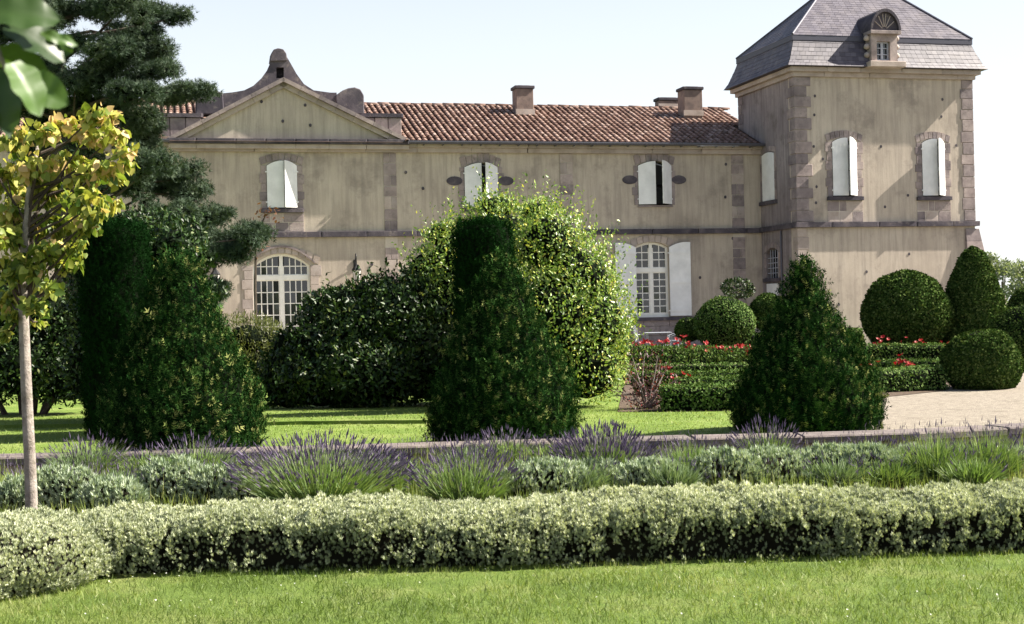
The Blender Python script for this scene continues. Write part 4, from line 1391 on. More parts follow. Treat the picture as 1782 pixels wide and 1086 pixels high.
# standard tree with a small round head by the tower
Yl = 45.0
st = thing('standard_tree', 'small dark round-headed tree on a bare stem beside the tower', 'tree', (AT(1284, 540, Yl).x, Yl, 0))
hz_ = zat(1284, 501, Yl)
lm = [((0, 0, hz_), (M(25, Yl), M(25, Yl), M(16, Yl))), ((.2, -.1, hz_ - .1), (.3, .3, .2)), ((-.22, 0, hz_ + .02), (.28, .28, .22))]
p_, n_ = lump_points(lm, 900, low=-1)
foliage('crown', 'laurel', st, p_, n_, rng.uniform(.07, .13, len(p_)), 'leaf', (.8, .2, .7))
MB().tube([(0, 0, -.05), (.02, 0, hz_ * .5), (0, 0, hz_)], [.05, .04, .03], 8).build('trunk', 'bark', st)

# ================================================================ BOX PARTERRE
def hedge_mesh(t, path, width, height, n, mat, size, core='shade_core', tm='leaf', e=0.55, lump=0.03, gap=None, wd=(.1, .2, .9), corek=.9, rn=None, wide=1.4, lump2=0.0, face=(1.0, .16)):
    """hedge with a rounded-square section swept along a path of points (centre line, world coords)"""
    P = np.array([[p[0], p[1]] for p in path], float)
    seg = np.linalg.norm(P[1:] - P[:-1], axis=1); cm = np.concatenate(([0], np.cumsum(seg))); L = cm[-1]
    def centre(s):
        i = np.clip(np.searchsorted(cm, s, 'right') - 1, 0, len(seg) - 1)
        tt = (s - cm[i]) / seg[i]
        return P[i] + (P[i + 1] - P[i]) * tt[:, None], (P[i + 1] - P[i]) / seg[i][:, None]
    na = int(n * .94)
    s = rng.uniform(0, L, na); a = rng.uniform(0, math.pi, na)
    def sec(a):
        c, si = np.cos(a), np.sin(a)
        return np.sign(c) * np.abs(c) ** e * width / 2, np.abs(si) ** e * height
    # spread evenly along the outline instead of by angle
    aa = np.linspace(0, math.pi, 200); X, Z = sec(aa); l = np.concatenate(([0], np.cumsum(np.hypot(np.diff(X), np.diff(Z)))))
    a = np.interp(rng.uniform(0, l[-1], na), l, aa)
    x, z = sec(a)
    c, d = centre(s); sd = np.stack([d[:, 1], -d[:, 0]], 1)
    nx = np.sign(np.cos(a)) * np.abs(np.cos(a)) ** (2 - e) / (width / 2); nz = np.abs(np.sin(a)) ** (2 - e) / height
    pos = np.concatenate([c + sd * x[:, None], z[:, None]], 1)
    nr = unit(np.concatenate([sd * nx[:, None], nz[:, None]], 1))
    ne = n - na
    if ne:
        end = rng.integers(0, 2, ne); cc, dd = centre(np.where(end == 0, 0.0, L - 1e-6))
        xx = rng.uniform(-.48, .48, ne) * width; zz = rng.uniform(0, .95, ne) * height
        s2 = np.stack([dd[:, 1], -dd[:, 0]], 1)
        pe = np.concatenate([cc + s2 * xx[:, None], zz[:, None]], 1)
        nn = np.concatenate([dd * np.where(end == 0, -1, 1)[:, None], np.zeros((ne, 1))], 1)
        pos = np.concatenate([pos, pe]); nr = np.concatenate([nr, nn])
    pos += nr * (fnoise(pos, 2.2, 4) * lump + (fnoise(pos * np.array([1, 1, 1.6]), 3.1, 31) + .7 * fnoise(pos, 8.5, 34)) * lump2 + rng.uniform(-.03, .015, n))[:, None]
    pos[:, 2] = np.maximum(pos[:, 2], 0.005)
    keep = np.ones(n, bool) if gap is None else gap(pos, nr)
    loc = np.array(t.location)
    r_ = rng.random(n) if rn is None else rn(pos, nr)
    foliage('foliage', mat, t, pos[keep] - loc, nr[keep], rng.uniform(size[0], size[1], keep.sum()), tm, wd, r_[keep], wide=wide, face=face)
    if gap is not None:
        q = pos.copy(); c2 = np.array([0, 0, 0]) ; ii = rng.random(n) < .11
        q = q[ii] - nr[ii] * rng.uniform(.05, .09, (ii.sum(), 1)); q[:, 2] = np.maximum(q[:, 2], .005)
        foliage('inner_sprigs', mat, t, q - loc, nr[ii], rng.uniform(size[0], size[1], ii.sum()), tm, wd, rng.random(ii.sum()) * .3, wide=wide)
    b = MB(); k = 10; m_ = max(2, int(L / 0.4)); vs = []
    for i in range(m_ + 1):
        cc, dd = centre(np.array([min(max(L * i / m_, .04), L - .04)])); s2 = np.array([dd[0, 1], -dd[0, 0]])
        for j in range(k + 1):
            xx, zz = sec(np.array([math.pi * j / k]))
            vs.append((cc[0, 0] + s2[0] * xx[0] * corek - loc[0], cc[0, 1] + s2[1] * xx[0] * corek - loc[1], zz[0] * corek))
    fs2 = [(i * (k + 1) + j, i * (k + 1) + j + 1, (i + 1) * (k + 1) + j + 1, (i + 1) * (k + 1) + j) for i in range(m_) for j in range(k)]
    fs2 += [tuple(range(k + 1)), tuple(range(m_ * (k + 1), (m_ + 1) * (k + 1)))]
    b.add(vs, fs2).build('dark_shade_shell', core, t)
    return t

pp = [G(1075, 718), G(1295, 716), W(9.4, -7), W(2, -7)]
sheet('parterre_soil', [(p.x, p.y) for p in pp] , 0.014, 'soil')
pq = [G(1420, 705), G(1640, 682), (17, 44), (12, 46), W(9.4, -7)]
sheet('parterre_soil', [(p[0], p[1]) for p in pq] , 0.018, 'soil')
def row(label, x0, x1, yb0, yb1, h=.40, wdt=.32, n=None, leaf='box_leaf'):
    a, c = G(x0, yb0), G(x1, yb1)
    d = (c - a).normalized(); nn = Vector((-d.y, d.x, 0))
    a, c = a + nn * wdt / 2, c + nn * wdt / 2
    t = thing('box_hedge', label, 'hedge', ((a.x + c.x) / 2, (a.y + c.y) / 2, 0), 0, 'low box hedges of the flower parterre')
    L = (c - a).length
    Y = (a.y + c.y) / 2
    hedge_mesh(t, [a, (a + c) / 2, c], wdt, h, n or int(min(12000, 1500 * L * max(.5, 25 / Y))), leaf, (.032 * max(1, Y / 28), .055 * max(1, Y / 28)), e=.35, lump=.015)
    return t
row('long box hedge with red flowers behind it, farthest from the lawn', 1093, 1312, 633, 634, h=.45, wdt=.55)
row('thin box hedge in the middle of the parterre', 1096, 1302, 671, 668)
row('thin box hedge just behind the light box hedge with a flat top', 1104, 1300, 689, 686)
row('flat-topped box hedge second from the lawn edge', 1178, 1296, 703, 701)
row('box hedge along the lawn edge beside the purple shrub', 1150, 1292, 717, 715, h=.36, wdt=.4)
row('short box hedge in front of the ball by the window', 1234, 1330, 616, 616, h=.62, wdt=.7)
row('long box hedge before the largest yew ball', 1490, 1646, 632, 630, h=.45, wdt=.6)
row('thin box hedge between red flowers and the dome', 1490, 1645, 664, 662)
row('lit box hedge beside the low yew dome and gravel', 1475, 1652, 688, 680, h=.40, wdt=.6)
a_ = thing('box_hedge', 'stub of box hedge at the foot of the tower wall', 'hedge', AT(1488, 560, 42).xy.to_3d(), 0, 'low box hedges of the flower parterre')
hedge_mesh(a_, [AT(1476, 560, 42), AT(1500, 560, 42)], .6, .75, 1200, 'box_leaf', (.05, .08), e=.4)

fl_pts = [(1101, 597, 36.5), (1112, 599, 36.5), (1124, 598, 36.6), (1136, 600, 36.6), (1149, 598, 36.5), (1161, 597, 36.7), (1174, 600, 36.5), (1190, 590, 37), (1196, 599, 36.6), (1203, 607, 36.5), (1226, 600, 36.8),
          (1239, 606, 36.4), (1249, 605, 36.4), (1262, 607, 36.4), (1271, 608, 36.4), (1286, 602, 36.6), (1295, 605, 36.4), (1304, 611, 36.3),
          (1531, 598, 36.2), (1549, 597, 36.2), (1572, 597, 36.2), (1590, 600, 36.2), (1604, 596, 36.2), (1612, 603, 36.2), (1641, 601, 36.2), (1653, 600, 36.2),
          (1509, 639, 27.2), (1526, 644, 27), (1563, 630, 27.3), (1572, 637, 27.1), (1583, 637, 27.1), (1596, 638, 27.1), (1165, 645, 27.2), (1158, 646, 27.2), (1172, 668, 24.4), (1190, 667, 24.4)]
for px, py, Y in fl_pts:
    p = AT(px, py, Y)
    lab = ('red flower behind the box hedge before the largest yew ball' if px > 1500 else 'red flower between the small box ball and the window side hedge' if px < 1180 else 'red flower in the row before the light green box ball') if Y > 30 else ('red flower behind the lit hedge by the low dome' if px > 1400 else 'red flower between thin hedges above the purple shrub')
    t = thing('red_flower', lab, 'flower', (p.x, Y, 0.015), 0, 'red flowers in the parterre, ' + lab[11:])
    zt_ = max(p.z, .3)
    k = random.randint(3, 7)
    q = rng.normal(size=(k, 3)) * np.array([.07, .07, .05]) + np.array([0, 0, zt_])
    foliage('bloom', 'red_petal', t, q, np.tile([0.2, -0.4, 1.0], (k, 1)), rng.uniform(.07, .12, k), 'bloom', (.6, .5, .7))
    k = 60
    q = rng.normal(size=(k, 3)) * np.array([.1, .1, 0]); q[:, 2] = rng.uniform(.08, zt_ - .06, k)
    foliage('leafage', 'box_leaf', t, q, q * np.array([1, 1, 0]) + np.array([0, 0, .06]), rng.uniform(.06, .11, k), 'leaf', (1, .5, .5))
    b = MB()
    for _ in range(4):
        b.tube([(random.uniform(-.03, .03), random.uniform(-.03, .03), 0), (random.uniform(-.07, .07), random.uniform(-.07, .07), zt_)], .006, 4)
    b.build('stem', 'laurel', t)

# purple-leaved shrub in front of the parterre
Yp = 21.2
pc = AT(1125, 700, Yp)
t = thing('purple_shrub', 'loose purple-leaved shrub with pinkish twigs at the lawn edge', 'shrub', (pc.x, Yp, 0))
tips = [(1085, 640), (1100, 620), (1122, 615), (1145, 618), (1160, 640), (1180, 660), (1205, 690), (1070, 680), (1110, 660), (1140, 650), (1190, 705), (1130, 690), (1095, 695), (1165, 690), (1150, 628)]
P_, N_, b = [], [], MB()
for x, y in tips:
    e = AT(x, y, Yp + random.uniform(-.3, .3)); e = Vector((e.x - pc.x, e.y - Yp, max(e.z, .1)))
    mid = e * .5 + Vector((random.uniform(-.05, .05), 0, .08))
    b.tube([(0, 0, 0), mid, e], [.018, .012, .005], 5)
    for _ in range(95):
        tt = random.uniform(.2, 1.05)
        q = e * tt + Vector((random.gauss(0, .06), random.gauss(0, .06), random.gauss(0, .05)))
        P_.append(q); N_.append((q - e * (tt - .2)))
foliage('leafage', 'purple_leaf', t, np.array(P_), np.array(N_), rng.uniform(.03, .06, len(P_)), 'leaf', (.8, .4, .8))
b.build('branch', 'bark', t)

# ================================================================ SHRUBS AND BUSHES
def bush(name, label, lumps_px, Y, mat, n, size, tm='leaf', cat='bush', w=(.4, .35, .7), core=.8, shell=(.8, 1.08), ydepth=None, stem=True, group=None, low=-.9, gapn=None, rn=None, twigs=0, tl=(.15, .4)):
    """lumps_px: (px, py, half-width px, half-height px, extra depth m, optional depth radius m)"""
    xs = [l[0] for l in lumps_px]
    base = AT(sum(xs) / len(xs), 600, Y)
    t = thing(name, label, cat, (base.x, Y, 0), 0, group)
    lumps = []
    for l in lumps_px:
        p = AT(l[0], l[1], Y + l[4]); rx, rz = M(l[2], Y), M(l[3], Y)
        ry = l[5] if len(l) > 5 else rx
        lumps.append(((p.x - base.x, l[4], p.z), (rx, ry, rz)))
    pos, nr = lump_points(lumps, n, shell, low)
    nsz = fnoise(pos, 2.4, 8)
    pos += nr * (nsz[:, None] * .09)
    ok = pos[:, 2] > 0.02
    if gapn: ok &= fnoise(pos, gapn[0], 12) > gapn[1]
    pos, nr = pos[ok], nr[ok]
    if twigs:
        p2, n2 = shoots(lumps, twigs, tl)
        pos = np.concatenate([pos, p2]); nr = np.concatenate([nr, n2])
    r = rng.random(len(pos)) if rn is None else rn(pos, nr)
    foliage('foliage', mat, t, pos, nr, rng.uniform(size[0], size[1], len(pos)), tm, w, r, face=(1.0, .3))
    if core: lump_core('dark_shade_shell', lumps, t, core)
    if stem:
        b = MB()
        for c, r_ in lumps[:6]:
            b.tube([(c[0] * .3, c[1] * .3, -.05), (c[0] * .7, c[1] * .7, c[2] * .6), c], [.05, .04, .02], 6)
        b.build('stem', 'dark_bark', t)
    return t
# big light green bush, brightest on its sunny side
bush('privet_bush', 'large light-green leafy bush behind the middle yew, sunlit on one side',
     [(870, 425, 85, 72, .9), (800, 460, 72, 70, .6), (745, 470, 44, 40, .6), (955, 425, 58, 58, -.7), (1000, 490, 72, 70, -.7), (1030, 560, 66, 72, -.8), (970, 560, 80, 90, -.9), (1020, 640, 70, 66, -.9), (870, 560, 90, 120, .5),
      (790, 560, 75, 110, .5), (900, 650, 110, 70, .3), (865, 362, 38, 26, 1.0), (935, 372, 30, 24, .2), (1040, 505, 30, 50, -.5), (770, 410, 34, 26, .7), (1070, 600, 28, 50, 0)], 23.0, 'privet', 27000, (.04, .08), w=(.2, .45, .6), core=.78, twigs=1500, tl=(.15, .62))
# dark laurel hedge left of it
bush('laurel_bush', 'wide dark glossy laurel bush between the arched door and the light-green bush',
     [(700, 560, 80, 78, .3), (620, 590, 75, 75, .2), (560, 620, 65, 72, .1), (740, 620, 90, 90, .2), (650, 650, 110, 66, 0), (560, 665, 80, 50, -.1), (500, 660, 50, 60, .2), (600, 530, 36, 36, .3), (560, 545, 30, 36, .3), (655, 510, 40, 28, .4), (500, 610, 30, 36, .3), (735, 505, 40, 40, .5)],
     23.0, 'laurel', 19000, (.06, .115), w=(.2, .4, .6), core=.84, twigs=420, tl=(.12, .35))
bush('laurel_bush', 'tall dark laurel bush standing behind the yew by the young tree',
     [(245, 440, 95, 70, .4), (180, 480, 60, 80, .4), (305, 455, 50, 60, -1.6), (320, 560, 60, 90, -1.4), (200, 580, 80, 120, .2), (280, 600, 100, 120, .2), (170, 640, 60, 70, 0), (240, 395, 60, 24, .5), (330, 420, 30, 40, .7)],
     20.5, 'laurel', 15000, (.06, .105), w=(.2, .4, .6), core=.85, twigs=300, tl=(.1, .25))
bush('mixed_shrub', 'dark shrub with scattered pale leaves behind the young tree trunk',
     [(20, 560, 60, 90, .3), (80, 570, 60, 80, .2), (120, 600, 50, 80, .2), (50, 640, 80, 60, 0), (120, 660, 60, 45, -.1), (-60, 600, 80, 110, .3), (-30, 640, 60, 70, .1)],
     22.5, 'laurel', 8000, (.06, .11), core=.83, cat='shrub', twigs=250, tl=(.1, .3))
bush('olive_shrub', 'airy olive-green shrub below the arched glazed door', [(430, 590, 55, 42, 0), (470, 600, 40, 40, .1), (400, 610, 40, 50, 0), (440, 640, 60, 50, 0)],
     25.0, 'olive_shrub', 6500, (.05, .09), tm='narrow', w=(.7, .7, .6), core=.6, shell=(.6, 1.15), cat='shrub')

# ================================================================ PINE-LIKE CEDAR at the left
Yc = 34.0
cb = AT(120, 600, Yc)
cedar = thing('cedar_tree', 'tall dark blue-green cedar with layered branches in front of the wing', 'tree', (cb.x, Yc, 0))
def cl(px, py, dy=0.0):
    p = AT(px, py, Yc + dy); return Vector((p.x - cb.x, dy, p.z))
trunk = [Vector((0, 0, -.1)), cl(118, 500), cl(112, 300), cl(95, 120), cl(78, 0), cl(60, -150), cl(55, -300)]
MB().tube(trunk, [.34, .30, .26, .21, .17, .11, .04], 12).build('trunk', 'dark_bark', cedar, smooth=True)
pads = [(130, 20, 80, 26), (205, 15, 60, 24), (270, 18, 38, 16), (308, 28, 22, 9), (235, 62, 60, 24), (175, 80, 62, 26), (255, 98, 42, 22), (282, 125, 28, 12), (205, 130, 66, 28), (245, 160, 46, 18), (300, 165, 30, 11), (340, 160, 28, 8),
        (130, 150, 60, 34), (60, 120, 60, 34), (30, 180, 50, 34), (110, 210, 70, 36), (170, 190, 60, 26), (235, 205, 40, 18), (255, 225, 34, 26), (225, 260, 46, 30), (262, 285, 34, 26), (215, 320, 52, 32), (275, 320, 46, 26), (318, 305, 30, 22), (345, 335, 36, 16), (375, 372, 32, 15),
        (290, 365, 46, 24), (335, 385, 36, 18), (372, 420, 40, 20), (415, 412, 30, 15), (440, 405, 18, 10), (395, 440, 30, 14), (350, 450, 26, 14), (350, 510, 24, 16), (378, 505, 16, 12), (330, 480, 22, 18), (60, 30, 46, 22), (20, 60, 40, 20), (80, 260, 60, 40), (150, 260, 50, 34),
        (-40, 100, 70, 50), (-30, -40, 90, 40), (80, -60, 90, 36), (190, -50, 80, 30), (20, -130, 90, 40), (130, -140, 70, 34), (50, -220, 60, 40)]
lumps = []
bb = MB()
for i, (x, y, hw, hh) in enumerate(pads):
    dy = random.uniform(-1.4, 1.2)
    c = cl(x, y, dy)
    rx, rz = M(hw, Yc), M(hh, Yc)
    # break each pad into small bunches
    k = max(4, int(hw / 5.5))
    for _ in range(k):
        q = Vector((random.uniform(-.8, .8) * rx, random.uniform(-.7, .7) * rx, random.uniform(-.6, .6) * rz))
        rr_b = random.uniform(.20, .36)
        lumps.append((tuple(c + q), (rr_b * 1.25, rr_b * 1.25, rr_b * .8)))
    z0 = c.z - random.uniform(.0, 1.3)
    # where the branch leaves the trunk
    tt = None
    for p, q in zip(trunk[:-1], trunk[1:]):
        if p.z <= z0 <= q.z: tt = p.lerp(q, (z0 - p.z) / (q.z - p.z)); break
    if tt is None: tt = trunk[-2] if z0 > 5 else trunk[1]
    m1 = tt.lerp(c, random.uniform(.35, .6)) + Vector((random.uniform(-.2, .2), random.uniform(-.3, .3), random.uniform(-.35, .35)))
    bb.tube([tt, m1, c - Vector((0, 0, rz * .3))], [random.uniform(.035, .08), .04, .015], 6)
bb.build('branch', 'dark_bark', cedar)['kind'] = 'stuff'
lump_core('dark_shade_shell', lumps, cedar, .42)
p_, n_ = lump_points(lumps, 72000, (.45, 1.1), -1.0, keep_in=.45)
foliage('crown', 'cedar', cedar, p_, n_, rng.uniform(.09, .16, len(p_)), 'tuft', (.8, .5, .5), np.clip(.5 + .3 * fnoise(p_, 1.2, 21) + rng.normal(0, .2, len(p_)), 0, 1))

# small rust-leaved sapling reaching over the string course
Yq = 40.0
sb = AT(446, 600, Yq)
t = thing('rust_sapling', 'thin sapling with a few rust-coloured leaves near the shuttered window', 'sapling', (sb.x, Yq, 0))
def sl(px, py): p = AT(px, py, Yq); return Vector((p.x - sb.x, 0, p.z))
b = MB()
b.tube([(0, 0, -.05), sl(444, 500), sl(446, 405), sl(456, 388), sl(462, 374)], [.05, .045, .035, .025, .015], 6)
b.build('trunk', 'dark_bark', t)
MB().tube([sl(446, 405), sl(430, 425), sl(420, 440)], [.025, .018, .01], 5).build('branch', 'dark_bark', t)
MB().tube([sl(462, 374), sl(482, 368)], [.012, .006], 5).build('branch', 'dark_bark', t)
q = np.concatenate([np.array([sl(x, y) for x, y in ((455, 362), (468, 360), (480, 368), (486, 378), (450, 372), (470, 372))]).repeat(5, 0), np.array([sl(x, y) for x, y in ((430, 432), (440, 440), (425, 445), (455, 430))]).repeat(6, 0)])
q += rng.normal(size=q.shape) * .07
foliage('crown', 'rust_leaf', t, q, np.tile([0, -.3, -.6], (len(q), 1)), rng.uniform(.10, .18, len(q)), 'leaf', (.6, 0, .7))

# ================================================================ YOUNG LIME TREE
Yt = 10.4
tb = G(57, 900); Yt = tb.y
lime = thing('young_lime_tree', 'young tree with a slim pale trunk and yellowing heart-shaped leaves', 'tree', (tb.x, Yt, 0))
def ll(px, py, dy=0.0):
    p = AT(px, py, Yt + dy); return Vector((p.x - tb.x, dy, p.z))
r_ = M(9.5, Yt)
MB().tube([(0.005, 0, -.05), ll(55, 880), ll(52, 800), ll(47, 700), ll(43, 600), ll(40, 520), ll(42, 440), ll(50, 340), ll(70, 230)], [r_ * 1.3, r_ * 1.12, r_ * 1.05, r_, r_ * .95, r_ * .9, r_ * .75, r_ * .55, r_ * .25], 12).build('trunk', 'pale_bark', lime, smooth=True)
lp = [(30, 240, 34, 34), (75, 230, 30, 28), (110, 215, 34, 30), (165, 200, 30, 28), (150, 235, 38, 28), (200, 235, 34, 22), (218, 262, 22, 18), (60, 290, 50, 34), (120, 285, 42, 34), (180, 290, 40, 30), (205, 310, 22, 18), (30, 340, 40, 34), (90, 340, 46, 34), (150, 345, 44, 32),
      (190, 350, 24, 18), (60, 390, 50, 32), (120, 390, 40, 30), (20, 410, 30, 34), (80, 435, 44, 28), (130, 430, 26, 24), (30, 460, 34, 28), (105, 460, 24, 20), (40, 500, 32, 26), (62, 535, 30, 26), (70, 560, 18, 12), (10, 300, 30, 40), (-30, 320, 40, 60), (-30, 250, 40, 40), (-20, 420, 40, 50), (150, 395, 30, 24), (165, 370, 30, 24), (125, 455, 24, 18), (15, 520, 26, 30), (20, 370, 34, 34), (190, 200, 26, 18), (225, 285, 16, 14), (10, 470, 34, 30), (20, 550, 26, 20), (90, 500, 22, 18), (10, 580, 20, 16), (60, 470, 30, 24), (110, 425, 30, 24), (150, 310, 36, 28), (75, 315, 40, 30)]
lumps, bb = [], MB()
for x, y, hw, hh in lp:
    dy = random.uniform(-.35, .35)
    c = ll(x, y, dy)
    lumps.append((tuple(c), (M(hw * .78, Yt), M(hw * .78, Yt), M(hh * .72, Yt))))
    fy = min(540, y + random.uniform(60, 150))
    st_ = ll(40 + (540 - fy) * .06 if fy > 340 else 50, fy)
    bb.tube([st_, st_.lerp(c, .55) + Vector((0, 0, -.04)), c], [.014, .009, .004], 5)
bb.build('branch', 'dark_bark', lime)['kind'] = 'stuff'
p_, n_ = lump_points(lumps, 3700, (.2, 1.12), -1.0, keep_in=.0)
yel = np.clip(.40 + .22 * (p_[:, 2] - 1.6) + .30 * rng.normal(size=len(p_)) + .2 * fnoise(p_, 3, 81), 0, 1)
foliage('crown', 'lime_leaf', lime, p_, n_, rng.uniform(.03, .085, len(p_)), 'heart', (.4, -.8, .5), yel, face=(.7, .8))

# ================================================================ NEAR BRANCH of another tree, close to the camera
Yn = 1.9
nb = thing('near_branch', 'big soft-focus green leaves hanging from a near branch', 'branch', (-1.75, Yn, 0))
b = MB()
def nl(px, py, dy=0.0):
    p = AT(px, py, Yn + dy); return Vector((p.x + 1.75, dy, p.z))
b.tube([(0, 0, -.03), (.03, 0, 1.0), (.0, .02, 2.0), (-.05, 0, 3.0)], [.05, .045, .035, .02], 10)
b.tube([(.01, .01, 1.75), nl(-120, 40), nl(-30, 10), nl(45, 20)], [.02, .012, .007, .004], 6)
b.tube([nl(-30, 10), nl(0, 100), nl(30, 160)], [.006, .004, .002], 5)
b.build('trunk', 'bark', nb, smooth=True)
def big_leaf(px, py, L, W_, yaw, pitch, roll_, dy, rn):
    """veined leaf with a bent blade"""
    n, m = 9, 4
    vs, fs3 = [], []
    for i in range(n + 1):
        y = i / n
        hw = .5 * W_ * (math.sin(math.pi * min(1, y * .86 + .10)) ** .75) * (1 - .2 * y)
        if i == n: hw = 0.002
        for j in range(-m, m + 1):
            x = hw * j / m
            vs.append((x, L * y, -.25 * L * y * y + .22 * abs(x) + .003 * math.sin(y * 40) * abs(j) / m))
    for i in range(n):
        for j in range(2 * m):
            k = i * (2 * m + 1) + j
            fs3.append((k, k + 1, k + 2 * m + 2, k + 2 * m + 1))
    o = MB().add(vs, fs3).build('leaf', 'near_leaf', nb, smooth=True)
    o.data.attributes.new('rnd', 'FLOAT', 'FACE').data.foreach_set('value', [rn] * len(o.data.polygons))
    o.location = nl(px, py, dy)
    o.rotation_euler = (R(pitch), R(roll_), R(yaw))
big_leaf(-15, 20, .085, .07, -75, 5, 60, -.03, .3)
big_leaf(10, 45, .085, .075, -100, -30, 40, .0, .1)
big_leaf(-10, 95, .085, .07, -60, -20, -30, .02, .6)
big_leaf(20, 110, .075, .06, -120, -60, 20, -.04, 1.0)
big_leaf(45, 140, .06, .055, -150, -70, 60, .0, .9)
big_leaf(5, 120, .09, .07, 170, -70, 10, .05, .2)
big_leaf(-30, 150, .08, .07, -100, -50, 0, .06, .0)
big_leaf(118, 60, .035, .03, -20, -80, 20, .1, .4)
big_leaf(70, 60, .05, .02, -95, -25, 70, .02, .9)

# ================================================================ FAR TREES beyond the court
for i, (px, py, hw, Y, lab) in enumerate(((1745, 490, 26, 95, 'thin pale distant tree seen beside the clipped yew cone'), (1790, 500, 34, 88, 'broader pale distant tree behind the yew balls'))):
    bs = AT(px, 540, Y)
    t = thing('far_tree', lab, 'tree', (bs.x, Y, 0), 0, 'distant trees beyond the court')
    lm = []
    for _ in range(9):
        p = AT(px + random.uniform(-1, 1) * hw * .8, py + random.uniform(-40, 30), Y)
        lm.append(((p.x - bs.x, random.uniform(-1, 1), max(p.z, .8)), (M(hw * .5, Y), M(hw * .5, Y), M(hw * .45, Y))))
    p_, n_ = lump_points(lm, 1500, (.4, 1.15), -1, keep_in=.2)
    foliage('crown', 'far_glow_leaf', t, p_, n_, rng.uniform(.18, .32, len(p_)), 'leaf', (.7, .4, .7))
    b = MB().tube([(0, 0, -.1), (0.1, 0, 1.5), (0, 0, AT(px, py, Y).z)], [.2, .15, .06], 8)
    for l in lm[:6]: b.tube([(0.05, 0, 1.2), l[0]], [.08, .03], 5)
    b.build('trunk', 'bark', t)

# ================================================================ PALE CLIPPED HEDGE in the foreground
hp_ = [Vector((p.x, p.y + .34, 0)) for p in HEDGE_F]
fh = thing('santolina_hedge', 'long low pale-green clipped hedge along the front lawn', 'hedge', ((hp_[0].x + hp_[-1].x) / 2, (hp_[0].y + hp_[-1].y) / 2, 0))
def fgap(pos, nr):
    front = (-nr[:, 1] * .9 + (1 - nr[:, 2]) * .2) > .42
    g = .55 * fnoise(pos * np.array([1, 1, 1.6]), 3.1, 31) + .6 * fnoise(pos, 8.5, 34) + .5 * fnoise(pos * np.array([1, 1, .7]), 21, 32)
    zz = pos[:, 2]
    thr = np.where(zz < .045, .35, np.interp(zz, [.05, .12, .2, .27], [.42, .38, .2, -.6]))
    return (~front) | (g > thr)
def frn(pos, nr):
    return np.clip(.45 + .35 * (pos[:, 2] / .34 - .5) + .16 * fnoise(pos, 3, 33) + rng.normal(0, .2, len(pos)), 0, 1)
hedge_mesh(fh, hp_, .72, .325, 116000, 'santolina', (.02, .042), core='silver_shade_core', tm='santolina', e=.6, lump=.04, gap=fgap, wd=(.75, 1.0, .45), corek=.70, rn=frn, wide=1.0, lump2=.035, face=(1.0, .5))
# the rounded end that turns towards the viewer
mc = G(95, 1040)
md = thing('santolina_mound', 'rounded pale-green clipped mound at the end of the low hedge', 'hedge', (mc.x - .50, mc.y + .42, 0))
lm = [((0, 0, .12), (.62, .58, .25)), ((-.55, .1, .12), (.62, .6, .25)), ((-.2, -.25, .10), (.55, .5, .24)), ((-.8, -.2, .1), (.6, .5, .25)), ((.12, .28, .1), (.5, .45, .24))]
p_, n_ = lump_points(lm, 32000, (.92, 1.06), -.5, keep_in=.96)
p_ += n_ * (fnoise(p_, 3.5, 41) * .03 + fnoise(p_, 9, 42) * .015)[:, None]
ok = p_[:, 2] > .01
p_, n_ = p_[ok], n_[ok]
foliage('foliage', 'santolina', md, p_, n_, rng.uniform(.02, .042, len(p_)), 'santolina', (.7, .9, .45), np.clip(.6 + .15 * fnoise(p_, 3, 43) + rng.normal(0, .2, len(p_)), 0, 1))
lump_core('dark_shade_shell', lm, md, .89, 'silver_shade_core')

# ================================================================ LAVENDER BED
def lavender(px, py, wpx, hpx, label, n=420, flower=.6, mat='lavender_stem', spread=1.0):
    c = G(px, py); Y = c.y + M(wpx, c.y) * .25
    t = thing('lavender_plant', label, 'lavender', (c.x, Y, 0), 0, 'lavender plants in the bed')
    n = int(n * 1.5)
    H, rad = M(hpx, Y), M(wpx, Y) / 2
    a = rng.uniform(0, 2 * math.pi, n); rr = np.sqrt(rng.random(n))
    b0 = np.stack([np.cos(a) * rr * rad * .35, np.sin(a) * rr * rad * .3, np.zeros(n)], 1)
    tip = np.stack([np.cos(a) * rr * rad * 1.0 * spread, np.sin(a) * rr * rad * .8, H * (1 - .4 * rr ** 2) * rng.uniform(.55, 1.1, n)], 1)
    d = tip - b0; L = np.linalg.norm(d, axis=1)
    # stems as slim two-piece blades
    foliage('stem', mat, t, b0, d, L, 'blade', (1, 0, .03), np.clip(rng.normal(.5, .28, n), 0, 1), wide=.2)
    k = n * 2
    i = rng.integers(0, n, k)
    foliage('leafage', mat, t, b0[i] + d[i] * rng.uniform(.05, .5, k)[:, None], d[i], rng.uniform(.08, .16, k), 'narrow', (1, .2, .4), np.clip(rng.normal(.3, .2, k), 0, 1), wide=.45)
    m = rng.random(n) < flower
    if m.sum() > 3:
        foliage('flower', 'lavender_flower', t, tip[m] - d[m] * .03, d[m], rng.uniform(.045, .085, m.sum()), 'spike', (1, 0, .06), wide=1.5)
    return t
